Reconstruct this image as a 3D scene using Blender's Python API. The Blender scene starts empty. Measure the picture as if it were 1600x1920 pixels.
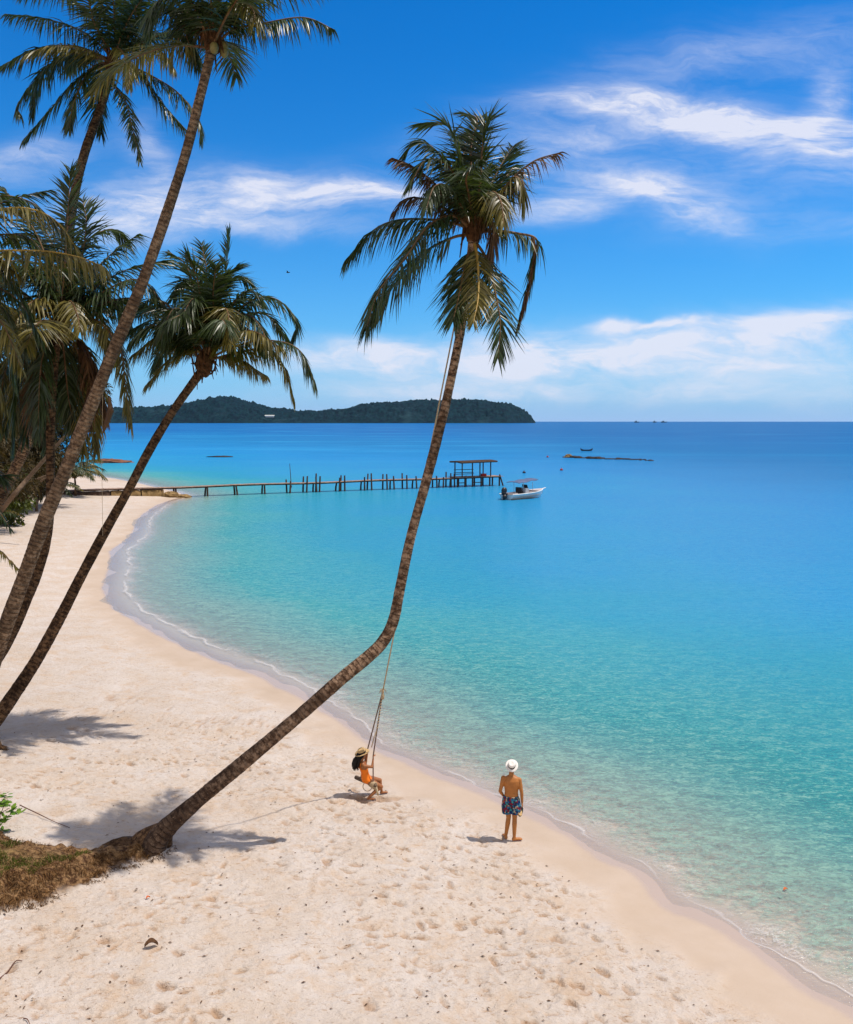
import bpy, math, random
import numpy as np
from mathutils import Vector, Matrix
random.seed(7)
RNG = np.random.default_rng(11)
scene = bpy.context.scene
COL = scene.collection
# ------------------------------------------------------------------ camera
F = 1700.0                                  # focal length in pixels of the 1600x1920 photograph
PITCH = math.atan(170 / F)
CAM = Vector((0, 0, 9.4))
cam_d = bpy.data.cameras.new('camera'); cam = bpy.data.objects.new('camera', cam_d); COL.objects.link(cam)
cam_d.sensor_fit = 'VERTICAL'; cam_d.sensor_height = 24; cam_d.lens = 24 * F / 1920
cam_d.clip_start = 0.1; cam_d.clip_end = 80000
cam.location = CAM; cam.rotation_euler = (math.pi / 2 - PITCH, 0, 0)
scene.camera = cam
scene.view_settings.view_transform = 'Standard'; scene.view_settings.look = 'None'
scene.view_settings.exposure = 0.04; scene.view_settings.gamma = 1
scene.render.engine = 'CYCLES'
scene.cycles.max_bounces = 6; scene.cycles.transparent_max_bounces = 12
scene.cycles.caustics_reflective = False; scene.cycles.caustics_refractive = False
# ------------------------------------------------------------------ sun
SUNV = Vector((0.52, 0.05, 1.0)).normalized()
SUN_EL = math.asin(SUNV.z); SUN_AZ = math.atan2(SUNV.x, SUNV.y)
sl = bpy.data.lights.new('sun', 'SUN'); sl.energy = 4.2; sl.angle = math.radians(0.5); sl.color = (1.0, 0.93, 0.84)
so = bpy.data.objects.new('sun', sl); COL.objects.link(so)
so.rotation_euler = (-SUNV).to_track_quat('-Z', 'Y').to_euler(); so.location = (30, 0, 60)


class NT:
    """small node-tree helper"""
    def __init__(s, tree):
        s.t = tree; s.n = tree.nodes; s.l = tree.links
    def new(s, typ, **kw):
        n = s.n.new(typ)
        for k, v in kw.items(): setattr(n, k, v)
        return n
    def put(s, sock, v):
        if isinstance(v, bpy.types.NodeSocket): s.l.new(v, sock)
        elif isinstance(v, (tuple, list)) and len(v) == 3 and sock.type == 'RGBA': sock.default_value = (*v, 1)
        else: sock.default_value = v
    def m(s, op, a, b=None, c=None, clamp=False):
        n = s.new('ShaderNodeMath', operation=op); n.use_clamp = clamp
        s.put(n.inputs[0], a)
        if b is not None: s.put(n.inputs[1], b)
        if c is not None: s.put(n.inputs[2], c)
        return n.outputs[0]
    def noise(s, vec, scale=5, detail=4, rough=0.5, dist=0.0, col=False, dim='3D'):
        n = s.new('ShaderNodeTexNoise', noise_dimensions=dim)
        if vec is not None: s.put(n.inputs['Vector'], vec)
        s.put(n.inputs['Scale'], scale); s.put(n.inputs['Detail'], detail); s.put(n.inputs['Roughness'], rough); s.put(n.inputs['Distortion'], dist)
        return n.outputs['Color'] if col else n.outputs[0]
    def rng(s, v, a, b, c=0.0, d=1.0, smooth=False):
        n = s.new('ShaderNodeMapRange'); n.interpolation_type = 'SMOOTHSTEP' if smooth else 'LINEAR'
        for i, x in enumerate((v, a, b, c, d)): s.put(n.inputs[i], x)
        return n.outputs[0]
    def mix(s, f, a, b, blend='MIX'):
        n = s.new('ShaderNodeMix', data_type='RGBA', blend_type=blend)
        s.put(n.inputs[0], f); s.put(n.inputs[6], a); s.put(n.inputs[7], b)
        return n.outputs[2]
    def ramp(s, f, stops):
        n = s.new('ShaderNodeValToRGB'); s.put(n.inputs[0], f)
        e = n.color_ramp.elements
        while len(e) < len(stops): e.new(0.5)
        for q, (p, c) in zip(e, stops): q.position = p; q.color = (*c, 1) if len(c) == 3 else c
        return n.outputs[0]
    def vscale(s, v, sc, loc=(0, 0, 0), rot=(0, 0, 0)):
        n = s.new('ShaderNodeMapping'); s.put(n.inputs[0], v)
        n.inputs['Scale'].default_value = sc; n.inputs['Location'].default_value = loc; n.inputs['Rotation'].default_value = rot
        return n.outputs[0]
    def comb(s, x, y, z):
        n = s.new('ShaderNodeCombineXYZ')
        for i, v in enumerate((x, y, z)): s.put(n.inputs[i], v)
        return n.outputs[0]
    def attr(s, name, out='Fac'):
        n = s.new('ShaderNodeAttribute'); n.attribute_name = name
        return n.outputs[out]
    def bump(s, h, strength=0.3, dist=0.02, normal=None):
        n = s.new('ShaderNodeBump'); s.put(n.inputs['Height'], h); s.put(n.inputs['Strength'], strength); s.put(n.inputs['Distance'], dist)
        if normal is not None: s.l.new(normal, n.inputs['Normal'])
        return n.outputs[0]


# ------------------------------------------------------------------ sky
world = bpy.data.worlds.new('World'); scene.world = world; world.use_nodes = True
W = NT(world.node_tree); W.n.clear()
sky = W.new('ShaderNodeTexSky', sky_type='NISHITA'); sky.sun_disc = False
sky.sun_elevation = SUN_EL; sky.sun_rotation = SUN_AZ; sky.altitude = 0; sky.air_density = 1.0; sky.dust_density = 0.15; sky.ozone_density = 4.0
tc = W.new('ShaderNodeTexCoord'); sep = W.new('ShaderNodeSeparateXYZ'); W.l.new(tc.outputs['Generated'], sep.inputs[0])
dx, dy, dz = sep.outputs
dys = W.m('MAXIMUM', dy, 0.08)
gx = W.m('DIVIDE', dx, dys); gz = W.m('DIVIDE', dz, dys)
def g_of(px, py):
    u = (px - 800) / F; v = (960 - py) / F
    y = math.cos(PITCH) + v * math.sin(PITCH); z = -math.sin(PITCH) + v * math.cos(PITCH)
    return u / y, z / y
warpv = W.comb(W.m('MULTIPLY', gx, 3.0), W.m('MULTIPLY', gz, 7.0), 0.0)
wn = W.new('ShaderNodeSeparateColor'); W.l.new(W.noise(warpv, 1.6, 5, 0.55, 0.6, col=True), wn.inputs[0])
wx = W.m('ADD', gx, W.m('MULTIPLY', W.m('SUBTRACT', wn.outputs[0], 0.5), 0.10))
wz = W.m('ADD', gz, W.m('MULTIPLY', W.m('SUBTRACT', wn.outputs[1], 0.5), 0.055))
fib = W.noise(W.vscale(W.comb(wx, wz, 0.0), (5, 21, 1), rot=(0, 0, 0.10)), 1.0, 7, 0.62, 0.5)
puf = W.noise(W.comb(W.m('MULTIPLY', wx, 9), W.m('MULTIPLY', wz, 16), 3.3), 1.0, 8, 0.6, 0.4)
def blob(px, py, rx, ry, ang, amp):
    """soft elongated patch of cloud; ang in degrees, positive = rising to the right"""
    cx, cz = g_of(px, py); ax = rx / F; az = ry / F; c = math.cos(math.radians(ang)); s_ = math.sin(math.radians(ang))
    ddx = W.m('SUBTRACT', wx, cx); ddz = W.m('SUBTRACT', wz, cz)
    p = W.m('MULTIPLY_ADD', ddx, c / ax, W.m('MULTIPLY', ddz, s_ / ax))
    q = W.m('MULTIPLY_ADD', ddx, -s_ / az, W.m('MULTIPLY', ddz, c / az))
    r = W.m('MULTIPLY_ADD', p, p, W.m('MULTIPLY', q, q))
    e = W.m('POWER', 2.71828, W.m('MULTIPLY', r, -1.0))
    return W.m('MULTIPLY', e, amp)
def total(lst):
    t = lst[0]
    for x in lst[1:]: t = W.m('ADD', t, x)
    return t
streaks = total([blob(*b) for b in [
    (1120, 196, 120, 20, 3, 0.9), (1290, 212, 130, 26, -8, 1.1), (1440, 246, 130, 30, -12, 1.25), (1580, 262, 110, 44, 2, 1.2), (1530, 175, 70, 30, 48, 0.85),
    (1180, 335, 130, 24, -6, 0.9), (1290, 380, 95, 24, -16, 1.0), (1060, 380, 130, 26, 8, 0.6), (1000, 300, 150, 30, 18, 0.35),
    (330, 375, 190, 44, 3, 0.85), (560, 365, 190, 34, -2, 0.9), (740, 368, 120, 26, 0, 0.55), (470, 418, 160, 18, -6, 0.5), (230, 420, 90, 30, 0, 0.5),
    (60, 290, 120, 30, 10, 0.45), (290, 285, 28, 60, 12, 0.4),
    (1400, 95, 260, 50, 10, 0.26), (1100, 250, 260, 30, 4, 0.25), (1500, 420, 200, 20, -4, 0.18), (1350, 330, 300, 90, 0, 0.16)]])
fib2 = W.noise(W.vscale(W.comb(wx, wz, 1.7), (16, 75, 1), rot=(0, 0, 0.16)), 1.0, 8, 0.66, 0.4)
streaks = W.m('MULTIPLY', streaks, W.rng(fib, 0.32, 0.64, 0.18, 1.25))
streaks = W.m('MULTIPLY', streaks, W.rng(fib2, 0.36, 0.62, 0.55, 1.25))
low = total([blob(*b) for b in [
    (1380, 640, 380, 38, 2, 0.55), (1560, 600, 200, 18, 6, 0.5), (900, 680, 380, 28, 0, 0.5), (640, 672, 120, 22, 0, 0.4), (1460, 690, 240, 20, 0, 0.4), (980, 655, 90, 28, 0, 0.4),
    (1250, 610, 130, 11, 3, 0.55), (1300, 735, 420, 26, 0, 0.38), (820, 735, 260, 22, 0, 0.34), (1100, 665, 200, 20, 3, 0.4)]])
low = W.m('MULTIPLY', low, W.rng(puf, 0.34, 0.60, 0.45, 1.75))
low = W.m('MULTIPLY', low, W.rng(fib2, 0.36, 0.62, 0.7, 1.15))
cum = total([blob(*b) for b in [(1136, 616, 24, 14, 8, 0.9), (1212, 608, 36, 7, 0, 0.6), (960, 700, 60, 16, 0, 0.3)]])
cum = W.m('MULTIPLY', cum, W.rng(puf, 0.35, 0.55, 0.5, 1.5))
cloud = W.m('ADD', W.m('ADD', streaks, low), cum)
front = W.rng(dy, 0.15, 0.5, 0, 1, True)
cloud = W.m('MULTIPLY', cloud, front)
# unseen bright cloud above and behind the camera, added as warm fill light
side = W.m('MULTIPLY', W.rng(W.m('MULTIPLY_ADD', dz, 1.0, W.m('MULTIPLY', dy, -0.75)), -0.10, 0.45, 0, 1, True), 0.95)
back_fill_n = W.rng(W.noise(tc.outputs['Generated'], 2.6, 6, 0.6, 0.8), 0.35, 0.62, 0.45, 1.0)
cloud = W.m('ADD', cloud, W.m('MULTIPLY', side, back_fill_n), clamp=True)
haze_h = W.m('POWER', 2.71828, W.m('MULTIPLY', W.m('ABSOLUTE', dz), -10.5))
hs = W.new('ShaderNodeHueSaturation'); W.l.new(sky.outputs[0], hs.inputs['Color']); hs.inputs['Saturation'].default_value = 1.25; hs.inputs['Hue'].default_value = 0.497
tint = W.mix(1.0, hs.outputs[0], (0.0, 0.91, 1.42), 'MULTIPLY')
tint = W.mix(W.m('MULTIPLY', haze_h, 0.9), tint, (4.1, 5.8, 9.3))
bg1 = W.new('ShaderNodeBackground'); W.l.new(tint, bg1.inputs[0]); bg1.inputs[1].default_value = 0.10
bg2 = W.new('ShaderNodeBackground'); bg2.inputs[0].default_value = (0.80, 0.80, 0.95, 1); bg2.inputs[1].default_value = 0.95
W.l.new(W.mix(side, (0.84, 0.86, 0.98), (0.92, 0.82, 0.68)), bg2.inputs[0])  # unseen fill cloud is cream, to warm the shadows
mx = W.new('ShaderNodeMixShader'); W.l.new(W.m('MULTIPLY', cloud, 0.9, clamp=True), mx.inputs[0]); W.l.new(bg1.outputs[0], mx.inputs[1]); W.l.new(bg2.outputs[0], mx.inputs[2])
wo = W.new('ShaderNodeOutputWorld'); W.l.new(mx.outputs[0], wo.inputs[0])

# ------------------------------------------------------------------ materials
MATS = {}
def mat(name):
    m = bpy.data.materials.new(name); m.use_nodes = True
    t = NT(m.node_tree); t.n.clear()
    out = t.new('ShaderNodeOutputMaterial'); t.out = out
    MATS[name] = m
    return m, t
def pbsdf(t, base, rough=0.6, spec=0.3, normal=None, **kw):
    b = t.new('ShaderNodeBsdfPrincipled'); t.put(b.inputs['Base Color'], base); t.put(b.inputs['Roughness'], rough)
    t.put(b.inputs['Specular IOR Level'], spec)
    if normal is not None: t.l.new(normal, b.inputs['Normal'])
    for k, v in kw.items(): t.put(b.inputs[k], v)
    return b
def simple(name, col, rough=0.6, var=0.25, scale=6.0, spec=0.3, bump=0.0, metallic=0.0, col2=None):
    m, t = mat(name)
    tcn = t.new('ShaderNodeTexCoord'); n = t.noise(tcn.outputs['Object'], scale, 6, 0.6)
    c2 = col2 or tuple(x * (1 - var) for x in col); c1 = col if col2 else tuple(min(1, x * (1 + var * 0.6)) for x in col)
    c = t.mix(t.rng(n, 0.35, 0.65), c2, c1)
    nm = t.bump(t.noise(tcn.outputs['Object'], scale * 6, 5, 0.6), bump, 0.02) if bump else None
    b = pbsdf(t, c, rough, spec, nm, Metallic=metallic)
    t.l.new(b.outputs[0], t.out.inputs[0]); return m
def leafmat(name, dark, light, trans=0.3, rough=0.42, spec=0.5):
    m, t = mat(name)
    g = t.new('ShaderNodeNewGeometry'); r = g.outputs['Random Per Island']
    tcn = t.new('ShaderNodeTexCoord'); n = t.noise(tcn.outputs['Object'], 2.0, 4, 0.6)
    c = t.mix(t.m('MULTIPLY_ADD', r, 0.6, t.m('MULTIPLY', t.rng(n, 0.3, 0.7), 0.4)), dark, light)
    b = pbsdf(t, c, rough, spec)
    tr = t.new('ShaderNodeBsdfTranslucent'); t.put(tr.inputs[0], t.mix(1.0, c, (1.5, 1.5, 0.6), 'MULTIPLY'))
    mxs = t.new('ShaderNodeMixShader'); mxs.inputs[0].default_value = trans
    t.l.new(b.outputs[0], mxs.inputs[1]); t.l.new(tr.outputs[0], mxs.inputs[2]); t.l.new(mxs.outputs[0], t.out.inputs[0]); return m
leafmat('frond_green', (0.008, 0.016, 0.006), (0.065, 0.098, 0.026), 0.28, 0.38)
leafmat('frond_olive', (0.026, 0.028, 0.006), (0.25, 0.20, 0.04), 0.25)
leafmat('frond_dry', (0.03, 0.014, 0.007), (0.17, 0.085, 0.035), 0.12, 0.6, 0.3)
leafmat('needle_leaf', (0.012, 0.012, 0.004), (0.085, 0.055, 0.016), 0.2, 0.6, 0.2)
leafmat('broad_leaf', (0.014, 0.024, 0.004), (0.12, 0.14, 0.02), 0.25, 0.4, 0.4)
leafmat('bright_leaf', (0.07, 0.16, 0.02), (0.24, 0.38, 0.04), 0.3, 0.35, 0.5)
leafmat('dry_blade', (0.09, 0.045, 0.02), (0.42, 0.27, 0.13), 0.1, 0.7, 0.2)
leafmat('root_blade', (0.025, 0.010, 0.004), (0.20, 0.10, 0.035), 0.05, 0.8, 0.1)
leafmat('green_blade', (0.03, 0.04, 0.006), (0.16, 0.17, 0.03), 0.25, 0.6, 0.2)
simple('rachis_yellow', (0.42, 0.27, 0.06), 0.45, 0.3, 4)
simple('rachis_brown', (0.16, 0.085, 0.035), 0.6, 0.4, 4)
simple('bark_grey', (0.15, 0.10, 0.065), 0.85, 0.4, 5, 0.15, 0.5)
simple('wood_dark', (0.075, 0.042, 0.028), 0.8, 0.4, 3, 0.2, 0.3)
simple('wood_post', (0.085, 0.05, 0.036), 0.8, 0.45, 3, 0.2, 0.3)
simple('plank', (0.34, 0.23, 0.17), 0.8, 0.4, 2.5, 0.2, 0.3)
simple('stone_yellow', (0.26, 0.17, 0.075), 0.9, 0.45, 1.6, 0.15, 0.5)
simple('rock_red', (0.17, 0.075, 0.045), 0.9, 0.5, 0.8, 0.15, 0.6)
simple('rock_dark', (0.035, 0.026, 0.024), 0.8, 0.5, 0.9, 0.2, 0.6)
simple('husk', (0.10, 0.045, 0.018), 0.85, 0.5, 8, 0.15, 0.6)
simple('coconut_green', (0.20, 0.16, 0.05), 0.5, 0.3, 5)
simple('rope_pale', (0.50, 0.38, 0.24), 0.9, 0.3, 40, 0.1, 0.4)
simple('rope_dark', (0.20, 0.13, 0.10), 0.9, 0.3, 30, 0.1, 0.4)
simple('skin_man', (0.41, 0.155, 0.036), 0.5, 0.12, 9, 0.35)
simple('skin_woman', (0.31, 0.115, 0.038), 0.5, 0.12, 9, 0.35)
simple('hair', (0.010, 0.007, 0.006), 0.55, 0.4, 30, 0.2, 0.3)
simple('straw_tan', (0.52, 0.35, 0.17), 0.8, 0.2, 40, 0.1, 0.3)
simple('straw_white', (0.78, 0.74, 0.70), 0.8, 0.08, 40, 0.1, 0.2)
simple('ribbon', (0.02, 0.014, 0.012), 0.6)
simple('orange_cloth', (0.85, 0.20, 0.015), 0.7, 0.08, 6, 0.2)
simple('boat_white', (0.78, 0.78, 0.76), 0.3, 0.06, 2, 0.5)
simple('boat_inner', (0.52, 0.44, 0.42), 0.6, 0.15, 3)
simple('canopy_grey', (0.10, 0.13, 0.23), 0.7, 0.2, 2)
simple('motor_black', (0.012, 0.013, 0.017), 0.35, 0.3, 4, 0.5)
simple('seat_black', (0.02, 0.018, 0.02), 0.6, 0.3, 4)
simple('metal_grey', (0.55, 0.57, 0.6), 0.3, 0.1, 4, 0.5, metallic=0.8)
simple('antifoul', (0.05, 0.045, 0.035), 0.7)
simple('crate_red', (0.45, 0.03, 0.015), 0.5, 0.2, 4)
simple('sandal_dark', (0.02, 0.035, 0.03), 0.6)
simple('leaf_orange', (0.55, 0.12, 0.02), 0.6)
simple('leaf_brown', (0.11, 0.05, 0.02), 0.8, 0.4, 20)
simple('twig_brown', (0.13, 0.06, 0.04), 0.8, 0.4, 10)
simple('buoy_red', (0.35, 0.03, 0.03), 0.5)
simple('buoy_dark', (0.03, 0.03, 0.05), 0.5)
simple('ship_grey', (0.05, 0.07, 0.10), 0.7)
simple('roof_pale', (0.60, 0.62, 0.60), 0.7)
simple('bird_dark', (0.02, 0.02, 0.02), 0.7)

# palm bark: rings along the trunk (uv.y is metres along it)
def bark(name, dark, light, ringc):
    m, t = mat(name)
    uv = t.new('ShaderNodeUVMap'); uv.uv_map = 'UVMap'
    tcn = t.new('ShaderNodeTexCoord')
    s = t.new('ShaderNodeSeparateXYZ'); t.l.new(uv.outputs[0], s.inputs[0])
    wob = t.noise(tcn.outputs['Object'], 3.5, 4, 0.6)
    v = t.m('ADD', t.m('MULTIPLY', s.outputs[1], 9.0), t.m('MULTIPLY', wob, 1.6))
    ring = t.m('PINGPONG', v, 0.5)
    patch = t.noise(tcn.outputs['Object'], 7.0, 8, 0.72)
    big = t.noise(tcn.outputs['Object'], 1.1, 4, 0.6)
    c = t.mix(t.rng(patch, 0.44, 0.57), dark, light)
    c = t.mix(t.m('MULTIPLY', t.rng(ring, 0.15, 0.02), t.rng(big, 0.38, 0.62, 0.05, 0.5)), c, ringc)
    c = t.mix(t.rng(big, 0.42, 0.68, 0, 0.7), c, tuple(x * 0.55 for x in dark))
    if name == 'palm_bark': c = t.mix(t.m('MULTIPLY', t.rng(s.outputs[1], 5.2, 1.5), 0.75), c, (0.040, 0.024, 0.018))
    fine = t.noise(tcn.outputs['Object'], 24, 5, 0.7)
    c = t.mix(t.rng(fine, 0.60, 0.72, 0, 0.5), c, tuple(min(1, x * 1.7) for x in light))
    h = t.m('ADD', t.rng(ring, 0.0, 0.22), t.m('ADD', t.m('MULTIPLY', fine, 0.8), t.m('MULTIPLY', patch, 1.0)))
    b = pbsdf(t, c, 0.85, 0.15, t.bump(h, 0.9, 0.045))
    t.l.new(b.outputs[0], t.out.inputs[0]); return m
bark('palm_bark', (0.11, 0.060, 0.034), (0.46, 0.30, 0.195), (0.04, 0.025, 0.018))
bark('palm_bark_grey', (0.12, 0.072, 0.042), (0.34, 0.225, 0.14), (0.06, 0.04, 0.03))
bark('palm_bark_brown', (0.050, 0.026, 0.014), (0.22, 0.125, 0.065), (0.03, 0.017, 0.012))

# printed swim shorts
m_, t_ = mat('floral_cloth')
tcn = t_.new('ShaderNodeTexCoord')
vo = t_.new('ShaderNodeTexVoronoi'); t_.l.new(tcn.outputs['Object'], vo.inputs['Vector']); vo.inputs['Scale'].default_value = 25; 
sc_ = t_.new('ShaderNodeSeparateColor'); t_.l.new(vo.outputs['Color'], sc_.inputs[0])
cr = t_.ramp(sc_.outputs[0], [(0.0, (0.01, 0.03, 0.12)), (0.18, (0.02, 0.14, 0.25)), (0.36, (0.18, 0.015, 0.03)), (0.52, (0.36, 0.30, 0.22)), (0.60, (0.02, 0.03, 0.06)), (0.84, (0.28, 0.07, 0.04)), (0.92, (0.05, 0.25, 0.26))])
cr.node.color_ramp.interpolation = 'CONSTANT'
b_ = pbsdf(t_, cr, 0.8, 0.15); t_.l.new(b_.outputs[0], t_.out.inputs[0])

# ------------------------------------------------------------------ pixel <-> world helpers (used to measure the photograph)
def ray(px, py):
    u = (px - 800) / F; v = (960 - py) / F
    return Vector((u, math.cos(PITCH) + v * math.sin(PITCH), -math.sin(PITCH) + v * math.cos(PITCH)))
def at(px, py, Y):
    d = ray(px, py); return CAM + d * (Y / d.y)
def on_z(px, py, z=0.0):
    d = ray(px, py); return CAM + d * ((z - CAM.z) / d.z)
def axis_depth(p):
    return (p.y) * math.cos(PITCH) - (p.z - CAM.z) * math.sin(PITCH)
def px_m(w, p):  # w pixels of the photograph at point p, in metres
    return w * axis_depth(p) / F
def at_h(px, py, h):
    p = ground(px, py)
    for _ in range(6): p = on_z(px, py, base_z(p.x, p.y) + h)
    return p

# ------------------------------------------------------------------ shoreline and terrain
shore_px = [(1600, 1888), (1560, 1868), (1502, 1837), (1450, 1796), (1397, 1762), (1375, 1744), (1320, 1718), (1262, 1695), (1225, 1655), (1187, 1626), (1150, 1609), (1075, 1562),
            (1000, 1524), (944, 1500), (889, 1477), (835, 1456), (792, 1436), (751, 1418), (710, 1399), (660, 1360), (600, 1322), (560, 1300), (520, 1282), (480, 1260), (440, 1247), (390, 1228), (330, 1202), (285, 1178),
            (245, 1155), (222, 1140), (207, 1120), (202, 1095), (210, 1070), (215, 1050), (212, 1035), (240, 1014), (256, 996), (262, 975), (285, 955), (310, 942), (335, 935), (350, 930)]
shore = [on_z(*p) for p in shore_px]
shore = [(p.x, p.y) for p in shore]
tip = [(-31.5, 117.5), (-33.5, 121.5)]
far_px = [(300, 915), (262, 906), (230, 900), (205, 896), (175, 892), (150, 888)]
far = [on_z(*p) for p in far_px]; far = [(p.x, p.y) for p in far]
near = [(60, -300), (40, -40), (22, -4), (13.0, 6.0), (9.0, 10.5)]
line = near + shore + tip + far + [(-82, 178), (-120, 230), (-220, 330), (-420, 460), (-900, 620), (-2600, 900)]
LINE = np.array(line, float)
# small natural wobble
def densify(P, step=1.2):
    out = []
    for a, b in zip(P[:-1], P[1:]):
        L = np.hypot(*(b - a)); n = max(1, min(12, int(L / step)))
        for i in range(n): out.append(a + (b - a) * i / n)
    out.append(P[-1]); return np.array(out)
# catmull-rom smoothing
def catmull(P, n=4):
    P = np.asarray(P, float); Q = np.vstack([2 * P[0] - P[1], P, 2 * P[-1] - P[-2]]); out = []
    for i in range(1, len(Q) - 2):
        p0, p1, p2, p3 = Q[i - 1], Q[i], Q[i + 1], Q[i + 2]
        for k in range(n):
            t = k / n
            out.append(0.5 * ((2 * p1) + (-p0 + p2) * t + (2 * p0 - 5 * p1 + 4 * p2 - p3) * t * t + (-p0 + 3 * p1 - 3 * p2 + p3) * t ** 3))
    out.append(P[-1]); return np.array(out)
LINE = catmull(LINE, 3)
POLY = np.vstack([LINE, [(-2600, -600), (60, -600)]])
def seg_dist(x, y, P):
    d = np.full(x.shape, 1e9)
    for a, b in zip(P[:-1], P[1:]):
        abx, aby = b - a; L = abx * abx + aby * aby
        if L < 1e-9: continue
        t = np.clip(((x - a[0]) * abx + (y - a[1]) * aby) / L, 0, 1)
        d = np.minimum(d, (x - a[0] - t * abx) ** 2 + (y - a[1] - t * aby) ** 2)
    return np.sqrt(d)
def inside(x, y, P):
    c = np.zeros(x.shape, bool); n = len(P)
    for i in range(n):
        x1, y1 = P[i]; x2, y2 = P[(i + 1) % n]
        if y1 == y2: continue
        cond = ((y1 > y) != (y2 > y)) & (x < (x2 - x1) * (y - y1) / (y2 - y1) + x1)
        c ^= cond
    return c
def sdist(x, y):
    """metres inland (+) or out to sea (-)"""
    d = seg_dist(x, y, LINE); return np.where(inside(x, y, POLY), d, -d)
def sstep(a, b, v):
    t = np.clip((v - a) / (b - a), 0, 1); return t * t * (3 - 2 * t)
def vnoise(x, y, seed=0):
    """smooth value noise 0..1"""
    r = np.random.default_rng(seed).random((256, 256))
    xi = np.floor(x).astype(int); yi = np.floor(y).astype(int); fx = x - xi; fy = y - yi
    fx = fx * fx * (3 - 2 * fx); fy = fy * fy * (3 - 2 * fy)
    g = lambda a, b: r[a & 255, b & 255]
    return (g(xi, yi) * (1 - fx) + g(xi + 1, yi) * fx) * (1 - fy) + (g(xi, yi + 1) * (1 - fx) + g(xi + 1, yi + 1) * fx) * fy
def profile(sd):
    land = np.where(sd < 4, 0.075 * sd, 0.30 + 0.055 * (sd - 4))
    land = np.minimum(land, 0.30 + 0.055 * 12 + 0.02 * (sd - 16))
    land = np.minimum(land, 2.6)
    sea = np.where(sd > -6, 0.07 * sd, -0.42 + 0.10 * (sd + 6)); sea = np.maximum(sea, -7)
    return np.where(sd > 0, land, sea)
_pz = {}
def base_z(x, y):
    k = (round(x, 2), round(y, 2))
    if k not in _pz:
        _pz[k] = float(profile(sdist(np.array([float(x)]), np.array([float(y)])))[0])
    return _pz[k]
def ground(px, py):
    z = 0.3
    for _ in range(7):
        p = on_z(px, py, z); z = base_z(p.x, p.y)
    return on_z(px, py, z)
# grass bank at the foot of the leaning palm
mound_px = [(-260, 1800), (0, 1712), (90, 1690), (170, 1655), (240, 1622), (300, 1606), (318, 1592), (300, 1578), (240, 1582), (170, 1590), (80, 1588), (0, 1578), (-120, 1560), (-400, 1560)]
MOUND = np.array([(p.x, p.y) for p in (ground(*q) for q in mound_px)] + [(-16, 15.5), (-13, 13.0)])
def mound(x, y):
    near_ = (x > -22) & (x < -3) & (y > 8) & (y < 26)
    out = np.zeros(x.shape)
    if near_.any():
        xs, ys = x[near_], y[near_]
        d = seg_dist(xs, ys, np.vstack([MOUND, MOUND[:1]])); s = np.where(inside(xs, ys, MOUND), d, -d)
        s = s + (vnoise(xs * 3, ys * 3, 3) - 0.5) * 0.30 + (vnoise(xs * 9, ys * 9, 4) - 0.5) * 0.16
        out[near_] = np.clip(s, 0, 9)
    return out
def axis_coords(lo, hi, step, reach0, reach1, grow=1.075):
    a = list(np.arange(lo, hi + step / 2, step)); s = step; v = a[-1]; up = []
    while v < reach1: s *= grow; v += s; up.append(v)
    s = step; v = a[0]; dn = []
    while v > reach0: s *= grow; v -= s; dn.append(v)
    return np.array(dn[::-1] + a + up)
def link(o, parent=None):
    COL.objects.link(o)
    if parent is not None: o.parent = parent
    return o
def tag(o, label=None, cat=None, group=None, kind=None):
    if label: o['label'] = label
    if cat: o['category'] = cat
    if group: o['group'] = group
    if kind: o['kind'] = kind
    return o
def thing(name, label, cat, loc=(0, 0, 0), rz=0.0, group=None):
    o = bpy.data.objects.new(name, None); o.location = loc; o.rotation_euler = (0, 0, rz); o.empty_display_size = 0.3
    link(o); return tag(o, label, cat, group)
def np_mesh(name, V, faces4=None, faces3=None, smooth=False):
    me = bpy.data.meshes.new(name)
    V = np.asarray(V, np.float32)
    n4 = 0 if faces4 is None else len(faces4); n3 = 0 if faces3 is None else len(faces3)
    me.vertices.add(len(V)); me.vertices.foreach_set('co', V.ravel())
    idx = []
    if n4: idx.append(np.asarray(faces4, np.int32).ravel())
    if n3: idx.append(np.asarray(faces3, np.int32).ravel())
    idx = np.concatenate(idx); me.loops.add(len(idx)); me.loops.foreach_set('vertex_index', idx)
    starts = np.concatenate([np.arange(n4) * 4, n4 * 4 + np.arange(n3) * 3]).astype(np.int32)
    me.polygons.add(n4 + n3); me.polygons.foreach_set('loop_start', starts)
    if smooth: me.polygons.foreach_set('use_smooth', np.ones(n4 + n3, bool))
    me.update(calc_edges=True); me.validate(); return me
def grid_faces(nx, ny):
    i = np.arange(nx - 1)[:, None] * ny + np.arange(ny - 1)[None, :]
    i = i.ravel(); return np.stack([i, i + ny, i + ny + 1, i + 1], 1)
def set_attr(me, name, arr):
    a = me.attributes.new(name, 'FLOAT', 'POINT'); a.data.foreach_set('value', np.asarray(arr, np.float32).ravel())

# ---- sand sheet
gxs = axis_coords(-9.5, 8.5, 0.034, -2500, 2500); gys = axis_coords(12.2, 25.0, 0.034, -400, 2600)
GX, GY = np.meshgrid(gxs, gys, indexing='ij')
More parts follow.
